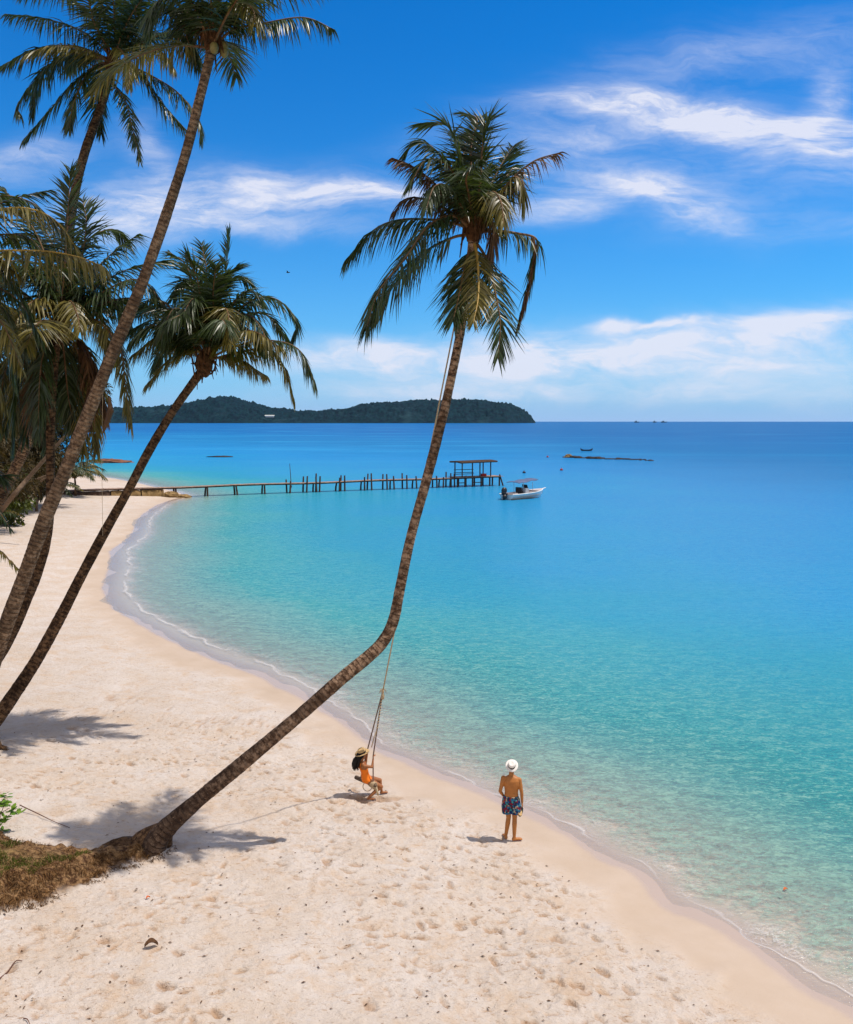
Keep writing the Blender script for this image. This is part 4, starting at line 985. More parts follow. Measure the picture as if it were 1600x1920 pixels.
tips = [at(x, y, sh.y + d) for x, y, d in [(12, 1492, 0), (2, 1510, .1), (18, 1515, -.1), (-20, 1480, .2), (8, 1535, -.1), (-10, 1545, -.2), (2, 1558, 0), (34, 1519, 0), (-35, 1510, .1), (14, 1560, .1), (30, 1573, .1), (42, 1575, 0.1), (-5, 1520, .3), (10, 1505, .2)]]
for tp in tips:
    st = sh + Vector((rg.uniform(-.1, .3), rg.uniform(-.1, .1), 0)); sb.tube([st, st.lerp(tp, .5) + Vector((0, 0, .08)), tp], [0.012, 0.009, 0.005], 5)
    for k in range(11):
        a = rg.uniform(0, 6.28); d = Vector((math.cos(a), math.sin(a), rg.uniform(-.2, .8))).normalized(); L = rg.uniform(.11, .19); S = d.cross(Vector((0, 0, 1))).normalized() * L * 0.28
        o = tp + Vector((rg.uniform(-.04, .04), 0, rg.uniform(-.1, .05))); n0 = len(lv.v)
        lv.v += [o, o + d * L * .4 + S, o + d * L * .8 + S * .8, o + d * L, o + d * L * .8 - S * .8, o + d * L * .4 - S]; lv.f.append(tuple(range(n0, n0 + 6)))
sb.build('stem', 'twig_brown', shr); lv.build('leaves', 'bright_leaf', shr)
def stick(label, pts, r):
    return bare(label, pts, r, 'stick', 'stick', 'twig_brown')
stick('long thin dry stick lying on the sand above the grassy bank', [gpt(38, 1519) + Vector((0, 0, .12)), gpt(75, 1532) + Vector((0, 0, .06)), gpt(100, 1542) + Vector((0, 0, .03)), gpt(131, 1553) + Vector((0, 0, .015))], 0.013)
stick('crooked dark twig on the sand at the lower left corner', [gpt(-6, 1842) + Vector((0, 0, .02)), gpt(14, 1825) + Vector((0, 0, .02)), gpt(26, 1812) + Vector((0, 0, .05)), gpt(33, 1805) + Vector((0, 0, .04)), gpt(42, 1804) + Vector((0, 0, .02))], 0.014)
stick('small forked twig on the sand below the crooked one', [gpt(45, 1912) + Vector((0, 0, .02)), gpt(52, 1915) + Vector((0, 0, .03)), gpt(58, 1926) + Vector((0, 0, .01))], 0.01)
def leaf(label, px, py, L, m, ang, name='fallen_leaf', cat='leaf', curl=0.03, z=None, group=None):
    p = gpt(px, py) if z is None else on_z(px, py, z); b = MB(); n = 7; R = Matrix.Rotation(ang, 3, 'Z'); rings = []
    for i in range(n):
        t_ = i / (n - 1); w = math.sin(math.pi * (0.05 + 0.92 * t_)) * L * 0.26; z0 = curl * math.sin(math.pi * t_) + 0.012
        rings.append([p + R @ Vector((-L / 2 + L * t_, -w, z0 + curl * .5)), p + R @ Vector((-L / 2 + L * t_, 0, z0)), p + R @ Vector((-L / 2 + L * t_, w, z0 + curl * .8)), p + R @ Vector((-L / 2 + L * t_, 0, z0 + 0.004))])
    b.loft(rings); o = b.build(name, m, None, org=p); return tag(o, label, cat, group)
leaf('curled dark brown leaf casting a small shadow on the sand below the grassy bank', 284, 1776, 0.22, 'leaf_brown', 0.3, curl=0.07)
leaf('tiny rust red leaf in the mottled shade below the palm foot', 278, 1686, 0.09, 'leaf_orange', 0.8)
leaf('orange leaf floating in the shallows at the lower right', 1473, 1670, 0.12, 'leaf_orange', 0.5, z=0.005)
rr = random.Random(77); LT = MB()
for i in range(420):
    x = rr.uniform(0, 1350); y = rr.uniform(1330, 1915)
    p = ground(x, y)
    if sdist(np.array([p.x]), np.array([p.y]))[0] < 1.6 or mound(np.array([p.x]), np.array([p.y]))[0] > 0: continue
    p = gpt(x, y); L = rr.uniform(0.012, 0.045); a = rr.gauss(0, .7); c_, s_ = math.cos(a) * L, math.sin(a) * L; n0 = len(LT.v)
    LT.v += [p + Vector((-c_, -s_, .008)), p + Vector((s_ * .4, -c_ * .4, .022)), p + Vector((c_, s_, .012)), p + Vector((-s_ * .4, c_ * .4, .006)), p + Vector((0, 0, .03))]
    LT.f += [(n0, n0 + 1, n0 + 4), (n0 + 1, n0 + 2, n0 + 4), (n0 + 2, n0 + 3, n0 + 4), (n0 + 3, n0, n0 + 4)]
tag(LT.build('beach_litter', 'leaf_brown'), 'tiny brown leaf scraps and bark crumbs strewn over the dry sand', 'litter', kind='stuff')

# ------------------------------------------------------------------ island
isl_px = [(-400, 778), (-200, 770), (0, 772), (120, 774), (180, 774), (250, 764), (330, 763), (362, 757), (398, 751), (432, 744), (452, 749), (500, 764), (560, 772), (612, 773), (655, 768), (692, 757), (740, 754), (800, 753), (870, 751), (920, 750), (950, 757), (973, 764), (988, 777), (998, 789)]
D0 = 5200
ix = np.array([p[0] for p in isl_px]); iy = np.array([p[1] for p in isl_px])
us = np.linspace(-400, 998, 900); tops = np.interp(us, ix, iy); vs = np.linspace(-1, 1, 70)
Xw = (us - 800) / F * D0 / 0.995; Hw = (790.5 - tops) / F * D0 + 9.4
IX, IV = np.meshgrid(Xw, vs, indexing='ij'); H2 = np.repeat(Hw[:, None], len(vs), 1)
endt = sstep(0, 200, Xw.max() - Xw)[:, None]
yy = D0 + IV * (500 * (0.25 + 0.75 * endt))
env = np.clip(1 - np.abs(IV) ** 2.2, 0, 1)
fol = (vnoise(IX / 26, yy / 26, 41) - .5) * 16 + (vnoise(IX / 9, yy / 11, 42) - .5) * 12 + np.maximum(vnoise(IX / 14, yy / 14, 46) - .72, 0) * 50 + (vnoise(IX / 90, yy / 90, 43) - .5) * 18
zz = H2 * env * (0.9 + 0.1 * vnoise(IX / 200, yy / 200, 44)) + fol * np.minimum(1, env * 3) * np.minimum(1, H2 / 40); zz = np.where(np.abs(IV) > 0.985, -3, zz)
me = np_mesh('island', np.stack([IX, yy, zz], -1).reshape(-1, 3), grid_faces(len(Xw), len(vs)))
isl = link(bpy.data.objects.new('island', me)); tag(isl, kind='structure')
m_, t = mat('island')
geo = t.new('ShaderNodeNewGeometry'); P_ = geo.outputs['Position']
s3 = t.new('ShaderNodeSeparateXYZ'); t.l.new(P_, s3.inputs[0])
c = t.mix(t.rng(t.noise(P_, 0.05, 5, 0.65), 0.4, 0.6), (0.001, 0.010, 0.020), (0.003, 0.026, 0.036))
c = t.mix(t.m('MULTIPLY', t.rng(t.noise(P_, 0.006, 4, 0.6), 0.55, 0.68), 0.6), c, (0.020, 0.055, 0.070))
b = pbsdf(t, c, 0.9, 0.1, t.bump(t.noise(P_, 0.08, 4, 0.6), 0.8, 6.0)); t.l.new(b.outputs[0], t.out.inputs[0]); me.materials.append(MATS['island'])
hp = at(506, 781, 4760); hs_ = thing('island_house', 'tiny pale roofed house low on the wooded far island', 'house', hp)
MB().box(hp + Vector((0, 0, 0)), (44, 10, 7)).build('wall', 'roof_pale', hs_)
rf = MB(); rf.loft([[hp + Vector((x, -7, 4)), hp + Vector((x, 7, 4)), hp + Vector((x, 0, 8))] for x in (-25, 25)]); rf.build('roof', 'roof_pale', hs_)
for i, (px, w, lb) in enumerate([(1194, 34, 'dark fishing ship on the horizon, leftmost of the three far specks'), (1228, 26, 'smallest of the three ships on the horizon, middle speck'), (1245, 40, 'dark fishing ship on the horizon, rightmost of the three far specks')]):
    p = on_z(px, 791.6, 0); p = CAM + (p - CAM) * (7000 / p.y); p.z = 0
    r_ = thing('fishing_ship', lb, 'ship', p, group='ships on the horizon')
    b = MB(); rings = []
    for u in (-.5, -.3, 0, .3, .5):
        ww = 4 * (1 - abs(u) * 1.2); hh = 4 + 5 * (u * 2) ** 2
        rings.append([p + Vector((u * w, -ww * .5, -1)), p + Vector((u * w * 1.15, -ww, hh)), p + Vector((u * w * 1.15, ww, hh)), p + Vector((u * w, ww * .5, -1))])
    b.loft(rings); b.build('hull', 'ship_grey', r_)
    MB().box(p + Vector((-w * .15, 0, 9)), (w * .3, 4, 8)).build('cabin', 'ship_grey', r_)
    MB().tube([p + Vector((w * .05, 0, 4)), p + Vector((w * .05, 0, 17))], 0.8, 5).build('mast', 'ship_grey', r_)

# ------------------------------------------------------------------ pier
A = Vector((-28.0, 114.6, 0)); B = Vector((10.6, 133.7, 0))
dirp = (B - A).normalized(); nrm = Vector((-dirp.y, dirp.x, 0))
def pier_pt(px, off=0.0, z=0.0):
    # point of the pier axis seen in image column px
    k = (px - 800) / F * 1.002
    s = (k * A.y - A.x) / (dirp.x - k * dirp.y); return A + dirp * s + nrm * off + Vector((0, 0, z))
S0 = pier_pt(118); S1 = pier_pt(934)
pier = thing('pier', 'long old wooden pier on stilts running out from the beach into the bay', 'pier', S0)
ang = math.atan2(dirp.y, dirp.x); Rz = Matrix.Rotation(ang, 3, 'Z'); Lp = (S1 - S0).length; DZ = 1.34
rg = random.Random(12)
def deckz(s): return DZ + 0.10 * math.sin(s * 0.35) * 0.4 - 0.1 * (1 - s / Lp)
b = MB(); s = 0
while s < Lp:
    w = rg.uniform(0.16, 0.24); b.box(S0 + dirp * (s + w / 2) + nrm * rg.uniform(-.05, .05) + Vector((0, 0, deckz(s) + rg.uniform(-.012, .012))), (w - 0.02, 1.55 + rg.uniform(-.1, .1), 0.05), Rz); s += w
b.build('deck', 'plank', pier)
b = MB()
for off in (-0.6, 0.6):
    pts = [S0 + dirp * (Lp * i / 60) + nrm * off + Vector((0, 0, deckz(Lp * i / 60) - 0.11)) for i in range(61)]; b.tube(pts, 0.075, 6)
b.build('beam', 'wood_post', pier)
cols = [(300, 0, 0), (328, 0, 0), (387, 0, 0), (442, 0, 0), (494, 0, 0), (541, .45, 1), (572, .9, 1), (590, .9, 0), (596, 1.1, 1), (633, .55, 0), (643, .9, 1), (680, .7, 0), (693, .9, 1), (722, .8, 1), (735, .6, 0), (759, .75, 1), (777, .6, 0), (815, .5, 0), (827, .3, 0), (841, .9, 1), (848, .6, 0)]
for px, up, tl in cols:
    for off in (-0.62, 0.62):
        q = pier_pt(px, off); q.z = 0; s_ = (q - S0).dot(dirp); up_ = up * rg.uniform(.7, 1.1) if off < 0 or tl else -0.12
        zb = base_z(q.x, q.y) - 0.4; lx = Vector((rg.uniform(-.12, .12), rg.uniform(-.1, .1), 0))
        o2 = nrm * (0.14 if up_ > 0 else 0.0) * (1 if off > 0 else -1)
        MB().tube([q + o2 * 1 + Vector((0, 0, zb)) + lx * 1.2, q + o2 + Vector((0, 0, .5)), q + o2 + Vector((0, 0, deckz(s_) + up_ * 1.0)) - lx], [0.13, 0.12, 0.10], 7).build('post', 'wood_post', pier)
# head of the pier: heavier posts, cross-rails, slanted end prop
for px in (852, 866, 880, 896, 912, 930):
    for off in (-1.0, 1.0):
        q = pier_pt(px, off); MB().tube([q + Vector((0, 0, base_z(q.x, q.y) - .3)), q + Vector((0, 0, DZ + rg.uniform(.0, .15)))], [0.14, 0.12], 7).build('post', 'wood_post', pier)
for (pa, pb) in ((850, 868), (880, 898)):
    for z_ in (0.62,):
        MB().tube([pier_pt(pa, -1.1, z_), pier_pt(pb, -1.1, z_)], 0.07, 6).build('brace', 'wood_post', pier)
MB().tube([pier_pt(929, -1.2, DZ + .35), pier_pt(938, -1.2, -0.6)], [0.1, 0.12], 7).build('brace', 'wood_post', pier)
b = MB(); s = (pier_pt(848) - S0).dot(dirp)
while s < Lp:
    w = rg.uniform(0.17, 0.24); b.box(S0 + dirp * (s + w / 2) + Vector((0, 0, DZ + 0.07)), (w - 0.02, 2.7, 0.05), Rz); s += w
b.build('landing_deck', 'plank', pier)
MB().tube([pier_pt(541, -.7, -.6), pier_pt(543, -.7, 1.5), pier_pt(541, -.7, 3.9)], [0.06, 0.05, 0.03], 6).build('pole', 'wood_post', pier)
MB().tube([pier_pt(537, -.8, -.4), pier_pt(544, -.7, 1.0)], [0.08, 0.07], 6).build('brace', 'wood_post', pier)
# shelter
q0 = pier_pt(886, 0, DZ + .1); shl = thing('pier_shelter', 'open flat roofed wooden shelter at the sea end of the pier', 'shelter', q0)
for px in (860, 879, 893, 913):
    for off in (-1.1, 1.1):
        if px in (879, 893) and off > 0: continue
        MB().tube([pier_pt(px, off, DZ + .1), pier_pt(px, off, 3.45)], 0.09, 7).build('post', 'wood_dark', shl)
b = MB(); c0 = pier_pt(854, 0, 3.5); c1 = pier_pt(921, 0, 3.6); n_ = 16
for i in range(n_):
    o_ = -1.75 + 3.5 * i / (n_ - 1)
    b.tube([c0 + nrm * o_ + Vector((0, 0, .12 - .05 * abs(o_) + rg.uniform(-.02, .02))), c1 + nrm * o_ + Vector((0, 0, .12 - .05 * abs(o_)))], 0.125, 5)
b.build('roof', 'wood_dark', shl)
for z_ in (DZ + .62, DZ + 1.05):
    MB().tube([pier_pt(858, 1.1, z_), pier_pt(895, 1.1, z_)], 0.05, 6).build('rail', 'wood_dark', shl)
MB().box(pier_pt(876, .8, DZ + .42), (3.0, .4, .07), Rz).build('bench', 'wood_dark', shl)
cr_ = pier_pt(905, -.3, DZ + .25); crt = thing('storage_box', 'small red box standing on the pier head under the shelter', 'box', cr_)
MB().box(cr_ + Vector((0, 0, 0)), (.7, .5, .3), Rz).build('body', 'crate_red', crt); MB().box(cr_ + Vector((0, 0, .19)), (.75, .55, .06), Rz).build('lid', 'crate_red', crt)
# stone footing of the pier on the sand
def boulder(label, c, r, m, seed, name='boulder', cat='rock', group=None, Rr=None):
    b = MB(); b.ell(c, r, Rr, 14, 9, 0.16, seed); o = b.build(name, m, None, org=c); return tag(o, label, cat, group)
s_a = pier_pt(176); s_b = pier_pt(306)
for i, (pa, pb, lb) in enumerate([(118, 205, 'long low mortared stone footing under the landward start of the pier'), (207, 262, 'middle block of stone footing under the pier beside the slanting palm trunk'), (264, 305, 'yellowish stone footing block at the top of the waterline under the pier')]):
    pa_ = pier_pt(pa); pb_ = pier_pt(pb); rings = []; n_ = 10; rgs = random.Random(i)
    for k in range(n_ + 1):
        c = pa_.lerp(pb_, k / n_); zt = min(deckz(0) - .17, DZ - .35 + rgs.uniform(-.03, .03)); zb = base_z(c.x, c.y) - .5; j = lambda: rgs.uniform(-.06, .06)
        rings.append([c + nrm * (-.85 + j()) + Vector((0, 0, zb)), c + nrm * (-.8 + j()) + Vector((0, 0, zt * .5)), c + nrm * (-.66 + j()) + Vector((0, 0, zt)), c + nrm * (.66 + j()) + Vector((0, 0, zt)), c + nrm * (.8 + j()) + Vector((0, 0, zb))])
    tag(MB().loft(rings).build('stone_footing', 'stone_yellow' if i else 'wood_post', None, org=pa_), lb, 'stone footing')
boulder('square yellow brown boulder below the pier, separated by a gap from the footing', pier_pt(318, -.9, .2), (1.15, .7, .55), 'stone_yellow', 5, Rr=Rz)
boulder('low yellow brown boulder at the very edge of the water under the pier', pier_pt(340, -1.2, .05), (1.0, .6, .35), 'stone_yellow', 6, Rr=Rz)

# rocks in the bay
boulder('flat reddish rock showing above the water at the far left, left of the slanting trunk', on_z(206, 867.5), (4.2, 2.6, .9), 'rock_red', 9, 'sea_rock')
boulder('low reddish rock tapering into the water at the right end of the flat one', on_z(232, 867), (2.6, 1.2, .5), 'rock_red', 10, 'sea_rock')
boulder('long dark rock barely above the water between the left palms and the pier', on_z(414, 857), (3.6, 1.2, .35), 'rock_dark', 11, 'sea_rock')
rg = random.Random(3)
TEN = ['', 'first', 'second', 'third', 'fourth', 'fifth', 'sixth', 'seventh', 'eighth', 'ninth', 'tenth', 'eleventh', 'twelfth', 'thirteenth', 'fourteenth', 'fifteenth', 'sixteenth', 'seventeenth', 'eighteenth', 'nineteenth']
NUM = TEN[1:] + ['twentieth'] + ['twenty ' + t_ for t_ in TEN[1:10]] + ['thirtieth'] + ['thirty ' + t_ for t_ in TEN[1:5]]
for i in range(34):
    t_ = i / 33; px = 1062 + 160 * t_ + rg.uniform(-3, 3); py = 857.5 + 6 * t_ + rg.uniform(-.8, .8); p = on_z(px, py)
    r = rg.uniform(.22, .85) * (0.8 if t_ > .7 else 1)
    boulder(NUM[i] + ' rock from the left in the dark line awash beyond the boat', p, (r * rg.uniform(1.1, 2.2), r, r * rg.uniform(.4, .75)), 'rock_dark', 100 + i, 'sea_rock', group='rocks in the line awash in the bay')
boulder('pale topped rock at the left end of the line of rocks awash', on_z(1066, 858), (1.2, .9, .9), 'stone_yellow', 140, 'sea_rock')
for px, py, m, lb in [(1053, 882, 'buoy_red', 'small dark red buoy floating behind the white boat'), (983, 887, 'buoy_dark', 'small dark buoy floating just above the white boat canopy'), (1027, 857.5, 'buoy_red', 'tiny reddish buoy left of the line of rocks')]:
    p = on_z(px, py); r_ = thing('buoy', lb, 'buoy', p, group='buoys in the bay'); MB().ell(p + Vector((0, 0, .1)), (.3, .3, .28), nu=12, nv=8).build('float', m, r_, smooth=True); MB().tube([p + Vector((0, 0, .3)), p + Vector((0, 0, .55))], .04, 6).build('eyelet', 'buoy_dark', r_)

# ------------------------------------------------------------------ motor boat
bp = on_z(984, 934); bang = math.radians(42)
boat = thing('motor_boat', 'white open motor boat with grey canopy and black outboard engine moored near the pier', 'boat', bp, bang)
boat.scale = (1.14, 1.14, 1.14)
def hull_rings(L, Wd, H, inner=0.0):
    rings = []
    for i in range(17):
        t_ = i / 16; x = -L / 2 + L * t_
        w = Wd / 2 * (0.90 + 0.10 * math.sin(t_ * 2.2)) * (1 - max(0, (t_ - .5) / .5) ** 2.4) + 0.02
        h = H * (0.78 + 0.45 * t_ ** 2.2); kz = -0.32 + max(0, (t_ - .72) / .28) ** 2 * (h * 0.95 + .25)
        xs = x + max(0, t_ - .6) * 0.0
        w -= inner; w = max(w, .01); fl = 1 - 0.32 * (1 - 0.0 * t_) - .2 * t_
        rings.append([Vector((xs, -w, h)), Vector((xs, -w * (fl + .12), h * .45)), Vector((xs, -w * fl, 0.02 + max(0, kz))), Vector((xs, 0, kz)), Vector((xs, w * fl, 0.02 + max(0, kz))), Vector((xs, w * (fl + .12), h * .45)), Vector((xs, w, h))])
    return rings
def bobj(b, name, m, smooth=False, parent=boat):
    me = b.mesh(name, smooth=smooth); me.materials.append(MATS[m]); return link(bpy.data.objects.new(name, me), parent)
Lb = 5.9; R1 = hull_rings(Lb, 2.1, .72)
b = MB(); b.loft(R1, close=False); n0 = len(b.v)
b.f.append(tuple(range(6, -1, -1)))
hull = bobj(b, 'hull', 'boat_white', True)
b = MB()
for sgn in (0, 6):
    b.tube([r[sgn] + Vector((0, 0, .01)) for r in R1] + [Vector((Lb / 2 + .45, 0, R1[-1][0].z + .08))], .055, 6)
bobj(b, 'gunwale', 'boat_white')
b = MB(); R2 = hull_rings(Lb - .3, 1.85, .72); fl_ = []
for r in R2[:14]: fl_.append([Vector((r[0].x, r[0].y + .05, .28)), Vector((r[6].x, r[6].y - .05, .28)), Vector((r[6].x, r[6].y, .30)), Vector((r[0].x, r[0].y, .30))])
b.loft(fl_); bobj(b, 'cockpit_floor', 'boat_inner')
b = MB(); fd = [[r[0] * 1.0, r[6] * 1.0, r[6] + Vector((0, 0, .05)), r[0] + Vector((0, 0, .05))] for r in R1[12:]]; b.loft(fd); bobj(b, 'foredeck', 'boat_inner')
MBs = MB(); MBs.loft([[Vector((x, -.9 * 1, -.02)), Vector((x, -.90, .06)), Vector((x, .90, .06)), Vector((x, .9, -.02))] for x in (-2.9, -1, 0.6)]); bobj(MBs, 'waterline_stripe', 'antifoul')
b = MB(); b.loft([[Vector((-.35, -.4, .3)), Vector((-.35, .4, .3)), Vector((.35, .4, .3)), Vector((.35, -.4, .3))], [Vector((-.25, -.36, 1.1)), Vector((-.25, .36, 1.1)), Vector((.22, .36, 1.1)), Vector((.22, -.36, 1.1))]]); bobj(b, 'console', 'boat_white')
b = MB(); b.box((.05, 0, 1.28), (.06, .7, .4), Matrix.Rotation(-.4, 3, 'Y')); bobj(b, 'windscreen', 'seat_black')
b = MB(); b.box((-.75, 0, .62), (.5, .8, .5)); b.box((-.98, 0, 1.02), (.12, .8, .42)); bobj(b, 'helm_seat', 'seat_black')
b = MB(); b.box((-2.2, 0, .52), (.5, 1.6, .34)); b.box((1.35, 0, .5), (.5, .9, .3)); bobj(b, 'bench_seat', 'boat_inner')
b = MB(); b.tube([Vector((-.32, 0, 1.0)), Vector((-.42, 0, 1.08))], .025, 6); b.tube([Vector((-.43 + .0, .17 * math.cos(a), 1.08 + .17 * math.sin(a))) for a in [k * math.pi / 6 for k in range(13)]], .018, 5); bobj(b, 'steering_wheel', 'seat_black')
for x0, x1 in ((-.9, -1.0), (.55, .45)):
    for s_ in (-1, 1):
        b = MB(); b.tube([Vector((x0, s_ * .72, .5)), Vector((x1, s_ * .68, 1.74))], .028, 7); bobj(b, 'canopy_pole', 'metal_grey')
b = MB(); rings = []
for i in range(9):
    x = -1.9 + 3.0 * i / 8; sag = .05 * math.sin(i * 1.6)
    rings.append([Vector((x, y, 1.74 + .10 * (1 - (y / .95) ** 2) + sag + .035 * i)) for y in (-.95, -.5, 0, .5, .95)] + [Vector((x, y, 1.70 + .10 * (1 - (y / .95) ** 2) + sag + .035 * i)) for y in (.95, .5, 0, -.5, -.95)])
b.loft(rings); bobj(b, 'canopy', 'canopy_grey', False)
b = MB(); b.ell((-3.22, 0, 1.0), (.36, .26, .34), nu=14, nv=10); b.ell((-3.3, 0, .75), (.30, .22, .3)); bobj(b, 'engine_cowling', 'motor_black', True)
b = MB(); b.box((-3.25, 0, .2), (.24, .14, 1.1)); b.box((-3.3, 0, -.1), (.5, .3, .05)); b.box((-3.02, 0, .55), (.2, .4, .3)); b.ell((-3.3, 0, -.38), (.3, .09, .09)); bobj(b, 'engine_leg', 'motor_black')
b = MB(); b.ell((-3.45, -.3, .35), (.3, .22, .26), nu=10, nv=8); bobj(b, 'fender', 'motor_black', True)
# small wooden boat far out
cp = on_z(1100, 845.5); cb = thing('wooden_boat', 'small dark narrow wooden boat with upturned ends riding far out in the bay', 'boat', cp, 0.02)
rings = []; Lc = 3.9
for i in range(13):
    u = -1 + 2 * i / 12; w = .55 * (1 - abs(u) ** 2.5) + .03; h = .42 + .55 * abs(u) ** 4; k = -.15 + .5 * abs(u) ** 5
    rings.append([Vector((u * Lc / 2, -w, h)), Vector((u * Lc / 2, -w * .7, max(k, 0) + .05)), Vector((u * Lc / 2, 0, k)), Vector((u * Lc / 2, w * .7, max(k, 0) + .05)), Vector((u * Lc / 2, w, h))])
b = MB(); b.loft(rings, close=False); bobj(b, 'hull', 'ship_grey', parent=cb)
b = MB(); [b.box((x, 0, .36), (.25, .9, .05)) for x in (-.8, 0, .8)]; bobj(b, 'thwart', 'plank', parent=cb)
bd = at(540, 511, 90); bird = thing('bird', 'tiny dark bird flying in the blue sky right of the bushy palm crown', 'bird', bd)
b = MB(); b.ell(bd, (.16, .06, .05), nu=10, nv=6); b.ell(bd + Vector((.17, 0, .02)), (.05, .04, .04), nu=8, nv=6); b.build('body', 'bird_dark', bird, True)
for s_ in (-1, 1): MB().loft([[bd + Vector((.06, s_ * .03, 0)), bd + Vector((-.08, s_ * .03, 0)), bd + Vector((-.08, s_ * .03, .01))], [bd + Vector((.03, s_ * .3, .12)), bd + Vector((-.07, s_ * .3, .12)), bd + Vector((-.07, s_ * .3, .13))], [bd + Vector((-.06, s_ * .52, .05)), bd + Vector((-.09, s_ * .52, .05)), bd + Vector((-.09, s_ * .52, .055))]]).build('wing', 'bird_dark', bird)

# ------------------------------------------------------------------ figures
def body(mb, name, m, parent, voxel=0.008, smooth_it=3):
    """fuse overlapping shapes into one continuous skin"""
    me = mb.mesh(name + '_raw'); o = bpy.data.objects.new(name + '_raw', me); COL.objects.link(o)
    r = o.modifiers.new('r', 'REMESH'); r.mode = 'VOXEL'; r.voxel_size = voxel; r.use_smooth_shade = True
    s = o.modifiers.new('s', 'SMOOTH'); s.factor = 0.5; s.iterations = smooth_it
    dg = bpy.context.evaluated_depsgraph_get(); dg.update(); ev = o.evaluated_get(dg); nm = bpy.data.meshes.new_from_object(ev)
    bpy.data.objects.remove(o); bpy.data.meshes.remove(me)
    off = parent_loc(parent)
    co = np.zeros(len(nm.vertices) * 3, np.float32); nm.vertices.foreach_get('co', co); co = co.reshape(-1, 3) - np.array(off, np.float32); nm.vertices.foreach_set('co', co.ravel())
    nm.name = name; nm.materials.clear(); nm.materials.append(MATS[m]); nm.polygons.foreach_set('use_smooth', [True] * len(nm.polygons)); nm.update()
    if parent is None: return nm
    return link(bpy.data.objects.new(name, nm), parent)
def oval(c, rx, ry, X, Y_, n=16):
    return [c + X * rx * math.cos(2 * math.pi * k / n) + Y_ * ry * math.sin(2 * math.pi * k / n) for k in range(n)]
def hand(mb, wrist, d, palmn, side, curl=0.5, s=1.0):
    """d: pointing direction, palmn: palm normal, side: towards the thumb"""
    d = d.normalized(); palmn = palmn.normalized(); th = side.normalized()
    pc = wrist + d * .05 * s
    Rm = Matrix((th, palmn, d)).transposed(); mb.ell(pc, (.040 * s, .017 * s, .055 * s), Rm, 12, 8)
    for i, (o_, L) in enumerate([(.030, .072), (.011, .080), (-.009, .075), (-.028, .058)]):
        p = wrist + d * .085 * s + th * o_ * s; dd = d.copy(); r = .0088 * s; c_ = curl * (0.9 + .12 * i)
        for k, f_ in enumerate((.45, .32, .25)):
            dd = (dd * math.cos(c_) + palmn * math.sin(c_)).normalized() if k or curl > .2 else dd
            pn = (palmn - dd * palmn.dot(dd)).normalized(); q = p + dd * L * f_ * s; mb.cap(p, r, q, r * .92, 7); p = q; r *= .92; palmn_ = pn
    p = wrist + d * .02 * s + th * .03 * s; dd = (d * .7 + th * .7 + palmn * .25).normalized(); q = p + dd * .04 * s; mb.cap(p, .0115 * s, q, .0105 * s, 7)
    dd = (dd + d * .3 + palmn * curl * .9).normalized(); mb.cap(q, .0105 * s, q + dd * .03 * s, .0085 * s, 7)
def foot(mb, ankle, heading, toe_z, s=1.0):
    h = heading.normalized(); up = Vector((0, 0, 1)); sd = h.cross(up)
    a = ankle.copy(); sole = ankle.z - .075 * s
    mb.cap(a, .036 * s, Vector((a.x, a.y, sole + .035 * s)) - h * .02 * s, .036 * s, 10)
    mb.cap(Vector((a.x, a.y, sole + .036 * s)) + h * .0, .036 * s, Vector((a.x, a.y, sole + .026 * s)) + h * .125 * s, .034 * s, 10)
    Rm = Matrix((sd, h, up)).transposed(); mb.ell(Vector((a.x, a.y, sole + .022 * s)) + h * .13 * s, (.045 * s, .05 * s, .022 * s), Rm)
    for i in range(5):
        o_ = (-.032 + .016 * i) * s; L = (.052 - .006 * i) * s; p = Vector((a.x, a.y, sole + .014 * s)) + h * .155 * s + sd * o_; mb.cap(p, (.0125 - .001 * i) * s, p + h * L * .6, (.011 - .001 * i) * s, 7)
def head(mb, c, fw, up, s=1.0):
    """c centre of skull; fw facing; up crown direction"""
    fw = fw.normalized(); sd = fw.cross(up).normalized(); up = sd.cross(fw).normalized(); Rm = Matrix((sd, fw, up)).transposed()
    mb.ell(c + up * .02 * s, (.076 * s, .096 * s, .098 * s), Rm, 16, 12)
    mb.ell(c + fw * .022 * s - up * .055 * s, (.058 * s, .066 * s, .072 * s), Rm, 14, 10)
    mb.ell(c + fw * .062 * s - up * .105 * s, (.022 * s, .02 * s, .018 * s), Rm)
    mb.cap(c + fw * .088 * s + up * .0 * s, .010 * s, c + fw * .108 * s - up * .038 * s, .014 * s, 8)
    mb.ell(c + fw * .083 * s - up * .07 * s, (.024 * s, .012 * s, .007 * s), Rm); mb.ell(c + fw * .082 * s - up * .080 * s, (.02 * s, .012 * s, .007 * s), Rm)
    for s_ in (-1, 1):
        mb.ell(c + sd * s_ * .078 * s - up * .02 * s - fw * .005 * s, (.009 * s, .018 * s, .030 * s), Rm)
        mb.ell(c + fw * .078 * s + sd * s_ * .032 * s + up * .012 * s, (.02 * s, .012 * s, .007 * s), Rm)
